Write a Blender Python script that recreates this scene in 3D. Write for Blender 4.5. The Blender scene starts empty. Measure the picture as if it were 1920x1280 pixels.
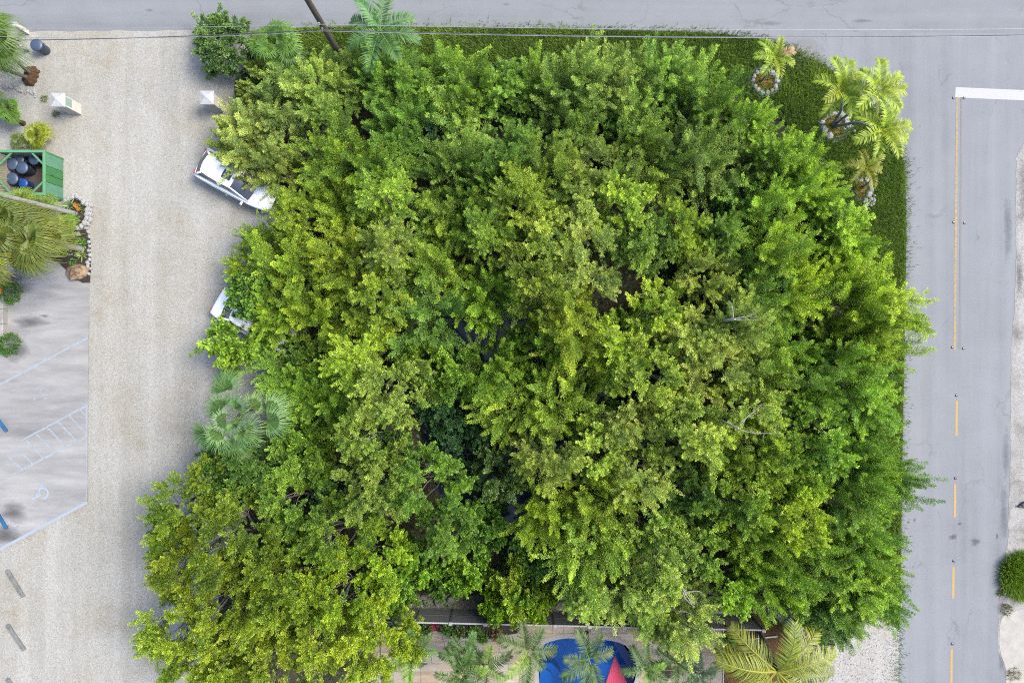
import bpy, math, random
import numpy as np
from mathutils import Vector, Matrix
R_ = math.radians
H_CAM = 38.4
S_PX = 0.03
SC = bpy.context.scene
COL = SC.collection

# ------------------------------------------------------------ camera, world, sun, exposure
cam_d = bpy.data.cameras.new('camera')
cam_d.lens = 24; cam_d.sensor_width = 36; cam_d.clip_start = 0.5; cam_d.clip_end = 6000
cam = bpy.data.objects.new('camera', cam_d); COL.objects.link(cam)
cam.location = (0, 0, H_CAM)
SC.camera = cam
SUN_EL, SUN_AZ = R_(52), R_(76)      # azimuth from +Y (top of the picture) towards +X
world = bpy.data.worlds.new('World'); SC.world = world
world.use_nodes = True
wn = world.node_tree
sky = wn.nodes.new('ShaderNodeTexSky'); sky.sky_type = 'NISHITA'; sky.sun_disc = False
sky.sun_elevation = SUN_EL; sky.sun_rotation = SUN_AZ
sky.air_density = 1.0; sky.dust_density = 3.0; sky.ozone_density = 1.0
bg = wn.nodes['Background']; bg.inputs['Strength'].default_value = 0.115
wn.links.new(sky.outputs[0], bg.inputs['Color'])
sd = bpy.data.lights.new('sun', 'SUN'); sd.energy = 1.5; sd.angle = R_(24); sd.color = (1.0, 0.96, 0.90)
sun = bpy.data.objects.new('sun', sd); COL.objects.link(sun)
sdir = Vector((math.sin(SUN_AZ) * math.cos(SUN_EL), math.cos(SUN_AZ) * math.cos(SUN_EL), math.sin(SUN_EL)))
sun.rotation_euler = sdir.to_track_quat('Z', 'Y').to_euler(); sun.location = (20, 20, 60)
SC.view_settings.view_transform = 'Standard'; SC.view_settings.look = 'None'
SC.view_settings.gamma = 1.0; SC.view_settings.use_curve_mapping = False
SC.view_settings.exposure = 2.15
SC.cycles.filter_width = 1.1; SC.cycles.use_denoising = False
SC.cycles.max_bounces = 8; SC.cycles.diffuse_bounces = 4; SC.cycles.transmission_bounces = 4; SC.cycles.transparent_max_bounces = 8

# ------------------------------------------------------------ helpers
def P(px, py, h=0.0):
    k = S_PX * (1 - h / H_CAM)
    return Vector(((px - 960) * k, (640 - py) * k, h))

def tag(o, label=None, cat=None, group=None, kind=None):
    if label: o['label'] = label
    if cat: o['category'] = cat
    if group: o['group'] = group
    if kind: o['kind'] = kind
    return o

def empty(name, loc, rz=0.0, label=None, cat=None, group=None, scale=1.0):
    o = bpy.data.objects.new(name, None); COL.objects.link(o)
    o.location = loc; o.rotation_euler = (0, 0, rz); o.scale = (scale,) * 3
    o.empty_display_size = 0.3
    return tag(o, label, cat, group)

def link(name, me, parent=None, color=None):
    o = bpy.data.objects.new(name, me); COL.objects.link(o)
    if parent is not None: o.parent = parent
    if color is not None: o.color = (color[0], color[1], color[2], 1)
    return o

def copy_tree(o, parent=None):
    c = o.copy(); COL.objects.link(c)
    if parent is not None: c.parent = parent
    for ch in list(o.children): copy_tree(ch, c)
    return c

class MB:
    """collects polygons; build() links them as one mesh object"""
    def __init__(s): s.v = []; s.f = []; s.sm = []
    def add(s, vs, fs, smooth=False):
        b = len(s.v); s.v += [tuple(x) for x in vs]
        s.f += [tuple(i + b for i in f) for f in fs]; s.sm += [smooth] * len(fs)
        return s
    def box(s, c, d, rz=0.0, bev=0.0, rot=None):
        hx, hy, hz = d[0] / 2, d[1] / 2, d[2] / 2
        M = rot if rot is not None else Matrix.Rotation(rz, 3, 'Z')
        if bev <= 0:
            vs = [Vector((x, y, z)) for z in (-hz, hz) for x, y in ((-hx, -hy), (hx, -hy), (hx, hy), (-hx, hy))]
            fs = [(0, 3, 2, 1), (4, 5, 6, 7), (0, 1, 5, 4), (1, 2, 6, 5), (2, 3, 7, 6), (3, 0, 4, 7)]
        else:
            b = min(bev, hx * .9, hy * .9, hz * .9)
            def ring(x, y, z): return [Vector((px, py, z)) for px, py in ((-x, -y), (x, -y), (x, y), (-x, y))]
            vs = ring(hx - b, hy - b, -hz) + ring(hx, hy, -hz + b) + ring(hx, hy, hz - b) + ring(hx - b, hy - b, hz)
            fs = [(3, 2, 1, 0), (12, 13, 14, 15)]
            for k in range(3):
                for i in range(4):
                    j = (i + 1) % 4; a = k * 4
                    fs.append((a + i, a + j, a + 4 + j, a + 4 + i))
        c = Vector(c)
        return s.add([M @ v + c for v in vs], fs)
    def beam(s, a, b, w, h, bev=0.0):
        a, b = Vector(a), Vector(b); d = b - a; L = d.length
        x = d.normalized(); up = Vector((0, 0, 1)) if abs(x.z) < 0.95 else Vector((0, 1, 0))
        y = up.cross(x).normalized(); z = x.cross(y)
        M = Matrix((x, y, z)).transposed()
        return s.box((a + b) / 2, (L, w, h), rot=M, bev=bev)
    def tube(s, pts, rad, n=6, cap=True, smooth=True):
        pts = [Vector(p) for p in pts]
        if not hasattr(rad, '__len__'): rad = [rad] * len(pts)
        vs = []; fs = []; prev = None
        for i, p in enumerate(pts):
            t = (pts[min(i + 1, len(pts) - 1)] - pts[max(i - 1, 0)])
            t = t.normalized() if t.length > 1e-9 else Vector((0, 0, 1))
            if prev is None:
                u = Vector((1, 0, 0)) if abs(t.x) < 0.9 else Vector((0, 1, 0))
                u = (u - t * u.dot(t)).normalized()
            else:
                u = prev - t * prev.dot(t)
                u = u.normalized() if u.length > 1e-6 else t.orthogonal().normalized()
            prev = u; w = t.cross(u)
            for k in range(n):
                a = 2 * math.pi * k / n
                vs.append(p + (u * math.cos(a) + w * math.sin(a)) * rad[i])
        for i in range(len(pts) - 1):
            for k in range(n):
                k2 = (k + 1) % n
                fs.append((i * n + k, i * n + k2, (i + 1) * n + k2, (i + 1) * n + k))
        if cap:
            fs.append(tuple(reversed(range(n)))); fs.append(tuple((len(pts) - 1) * n + k for k in range(n)))
        return s.add(vs, fs, smooth)
    def lathe(s, prof, n=20, c=(0, 0, 0), smooth=True):
        c = Vector(c); vs = []; fs = []
        for r, z in prof:
            for k in range(n):
                a = 2 * math.pi * k / n
                vs.append(c + Vector((r * math.cos(a), r * math.sin(a), z)))
        m = len(prof)
        for i in range(m - 1):
            for k in range(n):
                k2 = (k + 1) % n
                fs.append((i * n + k, i * n + k2, (i + 1) * n + k2, (i + 1) * n + k))
        fs.append(tuple(reversed(range(n)))); fs.append(tuple((m - 1) * n + k for k in range(n)))
        return s.add(vs, fs, smooth)
    def prism(s, pts, z0, z1):
        n = len(pts)
        vs = [(p[0], p[1], z0) for p in pts] + [(p[0], p[1], z1) for p in pts]
        a = sum(pts[i][0] * pts[(i + 1) % n][1] - pts[(i + 1) % n][0] * pts[i][1] for i in range(n))
        if a < 0:
            vs = [(p[0], p[1], z0) for p in reversed(pts)] + [(p[0], p[1], z1) for p in reversed(pts)]
        fs = [tuple(reversed(range(n))), tuple(n + i for i in range(n))]
        fs += [(i, (i + 1) % n, n + (i + 1) % n, n + i) for i in range(n)]
        return s.add(vs, fs)
    def sheet(s, pts, z):
        n = len(pts)
        a = sum(pts[i][0] * pts[(i + 1) % n][1] - pts[(i + 1) % n][0] * pts[i][1] for i in range(n))
        q = list(pts) if a > 0 else list(reversed(pts))
        return s.add([(p[0], p[1], z) for p in q], [tuple(range(n))])
    def grid(s, f, nu, nv, smooth=True, flip=False):
        vs = [f(i / nu, j / nv) for j in range(nv + 1) for i in range(nu + 1)]
        fs = []
        for j in range(nv):
            for i in range(nu):
                a = j * (nu + 1) + i
                q = (a, a + 1, a + nu + 2, a + nu + 1)
                fs.append(tuple(reversed(q)) if flip else q)
        return s.add(vs, fs, smooth)
    def mesh(s, name, m=None):
        me = bpy.data.meshes.new(name)
        me.from_pydata(s.v, [], s.f); me.update()
        me.polygons.foreach_set('use_smooth', s.sm)
        if m: me.materials.append(m)
        return me
    def build(s, name, m=None, parent=None, loc=None, color=None):
        o = link(name, s.mesh(name, m), parent, color)
        if loc is not None: o.location = loc
        return o

def smooth_loop(pts, k=6):
    n = len(pts); out = []
    for i in range(n):
        p0, p1, p2, p3 = (Vector((*pts[(i + j - 1) % n][:2], 0)) for j in range(4))
        for q in range(k):
            t = q / k
            out.append(0.5 * ((2 * p1) + (p2 - p0) * t + (2 * p0 - 5 * p1 + 4 * p2 - p3) * t * t + (3 * p1 - p0 - 3 * p2 + p3) * t ** 3))
    return out

def smooth_open(pts, k=6):
    q = [pts[0]] + list(pts) + [pts[-1]]; out = []
    for i in range(1, len(q) - 2):
        p0, p1, p2, p3 = (Vector(q[i + j - 1]) for j in range(4))
        for a in range(k):
            t = a / k
            out.append(0.5 * ((2 * p1) + (p2 - p0) * t + (2 * p0 - 5 * p1 + 4 * p2 - p3) * t * t + (3 * p1 - p0 - 3 * p2 + p3) * t ** 3))
    out.append(Vector(pts[-1])); return out

def inside(poly, x, y):
    c = False; n = len(poly); j = n - 1
    for i in range(n):
        xi, yi, xj, yj = poly[i][0], poly[i][1], poly[j][0], poly[j][1]
        if (yi > y) != (yj > y) and x < (xj - xi) * (y - yi) / (yj - yi) + xi: c = not c
        j = i
    return c

def pxpoly(pts, h=0.0): return [P(a, b, h) for a, b in pts]

# ------------------------------------------------------------ materials
def N(nt, t, **kw):
    n = nt.nodes.new(t)
    for k, v in kw.items():
        if k in n.inputs.keys(): n.inputs[k].default_value = v
        else: setattr(n, k, v)
    return n

def new_mat(name):
    m = bpy.data.materials.new(name); m.use_nodes = True
    nt = m.node_tree; b = nt.nodes['Principled BSDF']
    return m, nt, b

def ramp(nt, src, stops):
    r = N(nt, 'ShaderNodeValToRGB'); e = r.color_ramp.elements
    while len(e) < len(stops): e.new(0.5)
    for i, (p, c) in enumerate(stops):
        e[i].position = p; e[i].color = (*c, 1) if len(c) == 3 else c
    nt.links.new(src, r.inputs[0]); return r.outputs[0]

def mixc(nt, fac, a, b, mode='MIX'):
    m = N(nt, 'ShaderNodeMix', data_type='RGBA', blend_type=mode)
    for s, v in ((0, fac), (6, a), (7, b)):
        if isinstance(v, bpy.types.NodeSocket): nt.links.new(v, m.inputs[s])
        elif s == 0: m.inputs[0].default_value = v
        else: m.inputs[s].default_value = (*v, 1)
    return m.outputs[2]

def math_(nt, op, a, b=None, clamp=False):
    m = N(nt, 'ShaderNodeMath', operation=op, use_clamp=clamp)
    for i, v in enumerate((a, b)):
        if v is None: continue
        if isinstance(v, bpy.types.NodeSocket): nt.links.new(v, m.inputs[i])
        else: m.inputs[i].default_value = v
    return m.outputs[0]

def pos(nt, scale=(1, 1, 1), kind='world', rot=0.0):
    if kind == 'world': src = N(nt, 'ShaderNodeNewGeometry').outputs['Position']
    else: src = N(nt, 'ShaderNodeTexCoord').outputs['Object']
    mp = N(nt, 'ShaderNodeMapping'); mp.inputs['Scale'].default_value = scale; mp.inputs['Rotation'].default_value = (0, 0, rot)
    nt.links.new(src, mp.inputs[0]); return mp.outputs[0]

def noise(nt, vec, scale, detail=4, rough=0.55, dist=0.0):
    n = N(nt, 'ShaderNodeTexNoise'); n.inputs['Scale'].default_value = scale; n.inputs['Detail'].default_value = detail
    n.inputs['Roughness'].default_value = rough; n.inputs['Distortion'].default_value = dist
    nt.links.new(vec, n.inputs['Vector']); return n.outputs['Fac']

def voro(nt, vec, scale, feature='F1', out='Distance', rnd=1.0):
    n = N(nt, 'ShaderNodeTexVoronoi', feature=feature); n.inputs['Scale'].default_value = scale; n.inputs['Randomness'].default_value = rnd
    nt.links.new(vec, n.inputs['Vector']); return n.outputs[out]

def bump(nt, b, h, strength=0.4, dist=0.02):
    n = N(nt, 'ShaderNodeBump'); n.inputs['Strength'].default_value = strength; n.inputs['Distance'].default_value = dist
    nt.links.new(h, n.inputs['Height']); nt.links.new(n.outputs[0], b.inputs['Normal'])

def mat(name, c, rough=0.6, vary=0.25, scale=3.0, metal=0.0, kind='world', spec=0.4, bmp=0.15, objcol=False, stretch=(1, 1, 1)):
    m, nt, b = new_mat(name)
    v = pos(nt, stretch, kind); n1 = noise(nt, v, scale, 6); n2 = noise(nt, v, scale * 9, 4)
    f = math_(nt, 'ADD', math_(nt, 'MULTIPLY', n1, 0.65), math_(nt, 'MULTIPLY', n2, 0.35))
    lo = tuple(x * (1 - vary) for x in c); hi = tuple(min(1, x * (1 + vary)) for x in c)
    col = ramp(nt, f, [(0.3, lo), (0.7, hi)])
    if objcol: col = mixc(nt, 1.0, N(nt, 'ShaderNodeObjectInfo').outputs['Color'], col, 'MULTIPLY')
    nt.links.new(col, b.inputs['Base Color'])
    b.inputs['Roughness'].default_value = rough; b.inputs['Metallic'].default_value = metal
    b.inputs['Specular IOR Level'].default_value = spec
    if bmp > 0: bump(nt, b, n2, bmp, 0.01)
    return m

def leaf_mat(name, trans=0.34, gloss=0.5, sheen=0.022):
    """leaf colour = object colour varied by a per-leaf tint: old dark, mature, young yellowish (shoot tips paler still, as painted highlight contrast), a few turned orange"""
    m, nt, b = new_mat(name); nt.nodes.remove(b)
    oc = N(nt, 'ShaderNodeObjectInfo').outputs['Color']
    t = N(nt, 'ShaderNodeAttribute', attribute_name='tint').outputs['Fac']
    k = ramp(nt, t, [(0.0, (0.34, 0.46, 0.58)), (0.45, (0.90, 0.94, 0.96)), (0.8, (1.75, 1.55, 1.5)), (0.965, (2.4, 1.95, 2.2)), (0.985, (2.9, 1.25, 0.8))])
    c = mixc(nt, 1.0, oc, k, 'MULTIPLY')
    d = N(nt, 'ShaderNodeBsdfDiffuse'); nt.links.new(c, d.inputs[0])
    tr = N(nt, 'ShaderNodeBsdfTranslucent')
    nt.links.new(mixc(nt, 1.0, c, (1.1 * trans, 1.25 * trans, 0.5 * trans), 'MULTIPLY'), tr.inputs[0])
    mx = N(nt, 'ShaderNodeAddShader')      # a leaf reflects its colour and lets part of it through
    nt.links.new(d.outputs[0], mx.inputs[0]); nt.links.new(tr.outputs[0], mx.inputs[1])
    g = N(nt, 'ShaderNodeBsdfGlossy'); g.inputs['Roughness'].default_value = gloss
    mx2 = N(nt, 'ShaderNodeMixShader'); mx2.inputs[0].default_value = sheen
    nt.links.new(mx.outputs[0], mx2.inputs[1]); nt.links.new(g.outputs[0], mx2.inputs[2])
    nt.links.new(mx2.outputs[0], nt.nodes['Material Output'].inputs[0])
    return m

def gravel_mat(name, base, speck, patch, pscale=0.12):
    m, nt, b = new_mat(name)
    v = pos(nt)
    cell = N(nt, 'ShaderNodeTexVoronoi'); cell.inputs['Scale'].default_value = 24; nt.links.new(v, cell.inputs['Vector'])
    sep = N(nt, 'ShaderNodeSeparateColor'); nt.links.new(cell.outputs['Color'], sep.inputs[0])
    c1 = ramp(nt, sep.outputs[0], [(0.0, tuple(x * .66 for x in base)), (0.12, tuple(x * .9 for x in base)), (0.7, base), (1.0, tuple(x * 1.22 for x in base))])
    fine = noise(nt, v, 38, 3, 0.7)
    c2 = mixc(nt, ramp(nt, fine, [(0.60, (0, 0, 0)), (0.72, (1, 1, 1))]), c1, speck)
    big = noise(nt, v, pscale * 2.2, 6, 0.6, 0.6)
    mid = noise(nt, v, 1.3, 5, 0.6)
    mk = math_(nt, 'MULTIPLY', ramp(nt, big, [(0.42, (0, 0, 0)), (0.66, (1, 1, 1))]), ramp(nt, mid, [(0.3, (0.1,) * 3), (0.62, (1, 1, 1))]))
    c3 = mixc(nt, math_(nt, 'MULTIPLY', mk, 0.95), c2, patch, 'MULTIPLY')
    wide = noise(nt, v, 0.07, 3, 0.5)
    c4 = mixc(nt, 1.0, c3, ramp(nt, wide, [(0.35, (0.93, 0.92, 0.91)), (0.65, (1.05, 1.05, 1.06))]), 'MULTIPLY')
    ruts = noise(nt, pos(nt, (1.0, 0.05, 1)), 1.0, 4, 0.6)
    c4 = mixc(nt, 1.0, c4, ramp(nt, ruts, [(0.38, (0.91, 0.905, 0.89)), (0.62, (1.04, 1.04, 1.045))]), 'MULTIPLY')
    nt.links.new(c4, b.inputs['Base Color']); b.inputs['Roughness'].default_value = 0.95
    b.inputs['Specular IOR Level'].default_value = 0.1
    hgt = math_(nt, 'ADD', cell.outputs['Distance'], math_(nt, 'MULTIPLY', fine, 0.5))
    bump(nt, b, hgt, 0.35, 0.02)
    return m

def asphalt_mat(name, base, along='y', crackx=None):
    m, nt, b = new_mat(name)
    v = pos(nt)
    st = (1.1, 0.035, 1) if along == 'y' else (0.035, 1.1, 1)
    vs = pos(nt, st)
    lanes = noise(nt, vs, 0.9, 5, 0.6)
    fine = noise(nt, v, 14, 6, 0.75); mid = noise(nt, v, 0.8, 6, 0.6); big = noise(nt, v, 0.12, 4, 0.5)
    grit = noise(nt, v, 60, 2, 0.6)
    f = math_(nt, 'ADD', math_(nt, 'ADD', math_(nt, 'MULTIPLY', lanes, 0.40), math_(nt, 'MULTIPLY', fine, 0.22)),
              math_(nt, 'ADD', math_(nt, 'MULTIPLY', mid, 0.2), math_(nt, 'MULTIPLY', big, 0.24)))
    c = ramp(nt, f, [(0.33, tuple(x * .72 for x in base)), (0.5, base), (0.68, tuple(x * 1.2 for x in base))])
    c = mixc(nt, ramp(nt, grit, [(0.62, (0, 0, 0)), (0.75, (0.35,) * 3)]), c, tuple(x * .55 for x in base))
    # dark oil spots
    vb = noise(nt, v, 2.2, 3, 0.6); sp = ramp(nt, vb, [(0.70, (0, 0, 0)), (0.76, (0.45,) * 3)])
    c = mixc(nt, sp, c, tuple(x * .5 for x in base))
    # cracks: thin wandering lines that show only in some stretches
    dv = N(nt, 'ShaderNodeTexNoise'); dv.inputs['Scale'].default_value = 1.6; dv.inputs['Detail'].default_value = 6
    nt.links.new(v, dv.inputs['Vector'])
    add = N(nt, 'ShaderNodeVectorMath', operation='MULTIPLY_ADD'); nt.links.new(dv.outputs['Color'], add.inputs[0])
    add.inputs[1].default_value = (0.9, 0.9, 0); nt.links.new(v, add.inputs[2])
    mp = N(nt, 'ShaderNodeMapping'); mp.inputs['Scale'].default_value = (1, 0.4, 1) if along == 'y' else (0.4, 1, 1)
    nt.links.new(add.outputs[0], mp.inputs[0])
    ed = voro(nt, mp.outputs[0], 0.55, 'DISTANCE_TO_EDGE')
    line = ramp(nt, ed, [(0.004, (1, 1, 1)), (0.016, (0, 0, 0))])
    msk = ramp(nt, noise(nt, v, 0.30, 3, 0.6), [(0.50, (0, 0, 0)), (0.62, (1, 1, 1))])
    c = mixc(nt, math_(nt, 'MULTIPLY', math_(nt, 'MULTIPLY', line, msk), 0.3), c, tuple(x * .35 for x in base))
    nt.links.new(c, b.inputs['Base Color']); b.inputs['Roughness'].default_value = 0.88
    b.inputs['Specular IOR Level'].default_value = 0.25
    bump(nt, b, math_(nt, 'ADD', fine, grit), 0.25, 0.01)
    return m

def paint_mat(name, c, under, wear=0.45, scale=5.0, ticks=None):
    m, nt, b = new_mat(name)
    v = pos(nt); n1 = noise(nt, v, scale, 8, 0.75); n2 = noise(nt, v, scale * 6, 4, 0.7)
    f = math_(nt, 'ADD', math_(nt, 'MULTIPLY', n1, 0.6), math_(nt, 'MULTIPLY', n2, 0.4))
    k = ramp(nt, f, [(wear - 0.05, (0, 0, 0)), (wear + 0.05, (1, 1, 1))])
    if ticks:
        w = N(nt, 'ShaderNodeTexWave', wave_type='BANDS', bands_direction='Y'); w.inputs['Scale'].default_value = ticks
        w.inputs['Distortion'].default_value = 1.5; w.inputs['Detail'].default_value = 2
        nt.links.new(v, w.inputs['Vector'])
        k = math_(nt, 'MULTIPLY', k, ramp(nt, w.outputs['Fac'], [(0.03, (0.15,) * 3), (0.12, (1, 1, 1))]))
    col = mixc(nt, k, under, mixc(nt, n2, tuple(x * .85 for x in c), tuple(min(1, x * 1.08) for x in c)))
    nt.links.new(col, b.inputs['Base Color']); b.inputs['Roughness'].default_value = 0.8
    return m

def stain_mat(name, c, amount=0.6, scale=3.0, stretch=(1, 1, 1)):
    m, nt, b = new_mat(name)
    v = pos(nt, stretch); n1 = noise(nt, v, scale, 6, 0.65)
    fd = N(nt, 'ShaderNodeAttribute', attribute_name='fade').outputs['Fac']
    a = ramp(nt, math_(nt, 'ADD', math_(nt, 'MULTIPLY', fd, 0.62), math_(nt, 'MULTIPLY', math_(nt, 'SUBTRACT', n1, 0.18), 1.05)), [(0.42, (0, 0, 0)), (1.0, (amount,) * 3)])
    b.inputs['Base Color'].default_value = (*c, 1); b.inputs['Roughness'].default_value = 0.9
    nt.links.new(a, b.inputs['Alpha']); return m

def stain(name, pts, z, m, label=None):
    """a thin film; attribute fade is 1 at the middle and 0 at its rim"""
    loop = smooth_loop(pts, 4); c = sum(loop, Vector()) / len(loop); n = len(loop)
    vs = [(c.x, c.y, z)] + [(c.x + (p.x - c.x) * .55, c.y + (p.y - c.y) * .55, z) for p in loop] + [(p.x, p.y, z) for p in loop]
    fs = []
    for i in range(n):
        j = (i + 1) % n
        fs += [(0, 1 + i, 1 + j), (1 + i, 1 + n + i, 1 + n + j, 1 + j)]
    me = bpy.data.meshes.new(name); me.from_pydata(vs, [], fs); me.update()
    at = me.attributes.new('fade', 'FLOAT', 'POINT'); at.data.foreach_set('value', [1.0] + [0.5] * n + [0.0] * n)
    me.materials.append(m); o = link(name, me); return tag(o, kind='structure')
rng = random.Random(11)
nrng = np.random.default_rng(7)

ASPH = (0.113, 0.119, 0.126)
M_ground = gravel_mat('pale_gravel', (0.208, 0.207, 0.189), (0.085, 0.078, 0.068), (0.87, 0.81, 0.72))
M_gravel2 = gravel_mat('white_coral_gravel', (0.21, 0.208, 0.198), (0.05, 0.048, 0.045), (0.93, 0.90, 0.84))
M_road_x = asphalt_mat('asphalt_cross_street', ASPH, 'x')
M_road_y = asphalt_mat('asphalt_side_road', (0.116, 0.122, 0.130), 'y')
M_yellow = paint_mat('yellow_road_paint', (0.25, 0.155, 0.03), ASPH, 0.42, 4.0, ticks=2.2)
M_yellow_worn = paint_mat('worn_yellow_paint', (0.24, 0.145, 0.03), (0.10, 0.10, 0.10), 0.50, 5.0)
M_yellow_faded = paint_mat('faded_yellow_paint', (0.21, 0.145, 0.04), (0.088, 0.088, 0.09), 0.60, 5.0)
M_white = paint_mat('white_road_paint', (0.235, 0.235, 0.232), ASPH, 0.39, 6.0)
M_blue_line = paint_mat('pale_blue_paint', (0.165, 0.20, 0.232), (0.148, 0.15, 0.152), 0.50, 3.5)

# ------------------------------------------------------------ setting: ground, roads, verges
g = MB(); g.sheet([(-1500, -1500), (1500, -1500), (1500, 1500), (-1500, 1500)], 0.0)
tag(g.build('ground', M_ground), kind='structure')
EDGE = [(460, 60), (600, 51), (800, 51), (1000, 53), (1100, 56), (1230, 58), (1330, 62), (1420, 73), (1490, 92), (1560, 132), (1620, 182), (1665, 238), (1690, 292),
        (1697, 340), (1699, 450), (1696, 640), (1691, 900), (1689, 1110), (1686, 1180), (1684, 1300)]
wob = lambda a, s: a + rng.uniform(-s, s)
top = [(-3000, 60), (60, 60)] + [(x, wob(58, 2.2)) for x in range(90, 470, 22)] + [(480, 62), (600, 70), (1330, 80), (1800, 150), (4000, 150), (4000, -200), (-3000, -200)]
g = MB(); g.sheet(pxpoly(top), 0.005); tag(g.build('cross_street', M_road_x), kind='structure')
eg = smooth_open([(*p, 0) for p in EDGE], 5)
left = [(p.x + rng.uniform(-.8, .8), p.y) for p in eg[25:]]
side = [(1230, 66)] + left + [(1675, 4000), (2400, 4000), (2400, 66)]
side[0] = (left[0][0], left[0][1])
g = MB(); g.sheet(pxpoly(side), 0.010); tag(g.build('side_road', M_road_y), kind='structure')
SH = [(2000, 228), (1935, 255), (1918, 272), (1908, 288), (1905, 312), (1904, 400), (1905, 470), (1903, 560), (1897, 640), (1895, 760), (1893, 880), (1890, 1000), (1884, 1050),
      (1881, 1090), (1873, 1125), (1871, 1180), (1873, 1225), (1884, 1262), (1888, 1300), (1880, 4000)]
sh = [(p.x + rng.uniform(-1.2, 1.2), p.y) for p in smooth_open([(*p, 0) for p in SH], 6)] + [(3500, 4000), (3500, 228)]
g = MB(); g.sheet(pxpoly(sh), 0.016)
M_shoulder = gravel_mat('road_shoulder', (0.20, 0.198, 0.19), (0.05, 0.038, 0.035), (0.55, 0.53, 0.5), 0.3)
tag(g.build('road_shoulder', M_shoulder), kind='structure')
M_sand = mat('white_sand', (0.215, 0.205, 0.183), 0.95, 0.2, 2.0, spec=0.1)
sand = smooth_loop([P(*p) for p in [(1876, 1165), (1890, 1150), (1930, 1140), (1990, 1150), (1990, 1320), (1895, 1320), (1886, 1255), (1874, 1215)]], 4)
g = MB(); g.sheet(sand, 0.021); tag(g.build('sand_patch', M_sand), kind='structure')

M_stain_brown = stain_mat('brown_spill', (0.055, 0.05, 0.047), 0.7)
M_stain_damp = stain_mat('damp_asphalt', (0.066, 0.07, 0.084), 0.42, 2.0)
M_stain_dark = stain_mat('dark_tyre_marks', (0.06, 0.06, 0.066), 0.32, 2.0, (0.25, 1.2, 1))
M_stain_pale = stain_mat('dusty_asphalt', (0.17, 0.168, 0.163), 0.6, 1.0)
def blob(cx, cy, rx, ry, n=9, j=.3): return [P(cx + rx * (1 + rng.uniform(-j, j)) * math.cos(a), cy + ry * (1 + rng.uniform(-j, j)) * math.sin(a)) for a in [2 * math.pi * k / n for k in range(n)]]
for (cx, cy, rx, ry) in [(1787, 1007, 11, 7), (1828, 1014, 13, 8), (1799, 981, 5, 4), (1869, 1004, 3, 9), (1714, 975, 4, 4), (1703, 978, 3, 3)]:
    stain('road_stain', blob(cx, cy, rx, ry), 0.018, M_stain_brown)
for (cx, cy, rx, ry) in [(1890, 430, 10, 75), (1886, 850, 9, 70), (1882, 960, 9, 70), (1876, 1140, 10, 30), (1879, 1235, 9, 34), (1720, 620, 8, 10)]:
    stain('road_stain', blob(cx, cy, rx, ry, 12, .15), 0.0185, M_stain_damp)
stain('road_stain', blob(440, 62, 90, 22, 12, .2), 0.012, M_stain_pale)
stain('road_stain', blob(1500, 100, 60, 30, 12, .3), 0.0145, M_stain_pale)
for (cx, cy, rx, ry) in [(950, 8, 9, 4), (1620, 40, 24, 4), (1520, 12, 12, 3), (280, 20, 10, 4), (1080, 35, 20, 4), (1440, 45, 30, 5)]:
    stain('road_stain', blob(cx, cy, rx, ry), 0.0095, M_stain_dark)

# shoulder debris and dark gravel band along the side road's far edge
M_dgrav = gravel_mat('dark_shoulder_gravel', (0.16, 0.155, 0.145), (0.34, 0.34, 0.33), (0.5, 0.5, 0.45), 0.4)
for pts in ([(1907, 292), (1922, 275), (1960, 290), (1960, 420), (1925, 395), (1912, 440), (1906, 400)], [(1905, 470), (1918, 490), (1916, 560), (1904, 556)]):
    stain('road_shoulder_gravel', [P(*p) for p in pts], 0.0225, stain_mat('shoulder_grit', (0.045, 0.043, 0.04), 0.5, 9.0))

# road markings, each a sheet on the asphalt
def strip(name, pts, w, m, z, label=None):
    mb = MB(); q = [P(*p) for p in pts]; l = []; r = []
    for i, p in enumerate(q):
        t = (q[min(i + 1, len(q) - 1)] - q[max(i - 1, 0)]); t.z = 0; t.normalize(); nn = Vector((-t.y, t.x, 0)) * w / 2
        l.append((p.x + nn.x, p.y + nn.y, z)); r.append((p.x - nn.x, p.y - nn.y, z))
    n = len(q); mb.add(l + r, [(n + i, n + i + 1, i + 1, i) for i in range(n - 1)])
    return tag(mb.build(name, m), kind='structure')
ln = lambda x0, y0, x1, y1, k=8: [(x0 + (x1 - x0) * i / k, y0 + (y1 - y0) * i / k) for i in range(k + 1)]
strip('stop_line', ln(1791, 173.5, 2010, 183), 0.58, M_white, 0.0150)
strip('centre_line', ln(1794.5, 183, 1789.5, 655), 0.13, M_yellow_worn, 0.0150)
strip('centre_line', ln(1802.5, 183, 1799.5, 655), 0.11, M_yellow_faded, 0.0150)
for (x, a, b) in [(1793.5, 752, 817), (1790.5, 907, 970), (1787.5, 1062, 1121), (1784, 1216, 1280), (1781, 1372, 1436)]:
    strip('lane_dash', ln(x, a, x - .6, b), 0.13, M_yellow, 0.0150)

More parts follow.
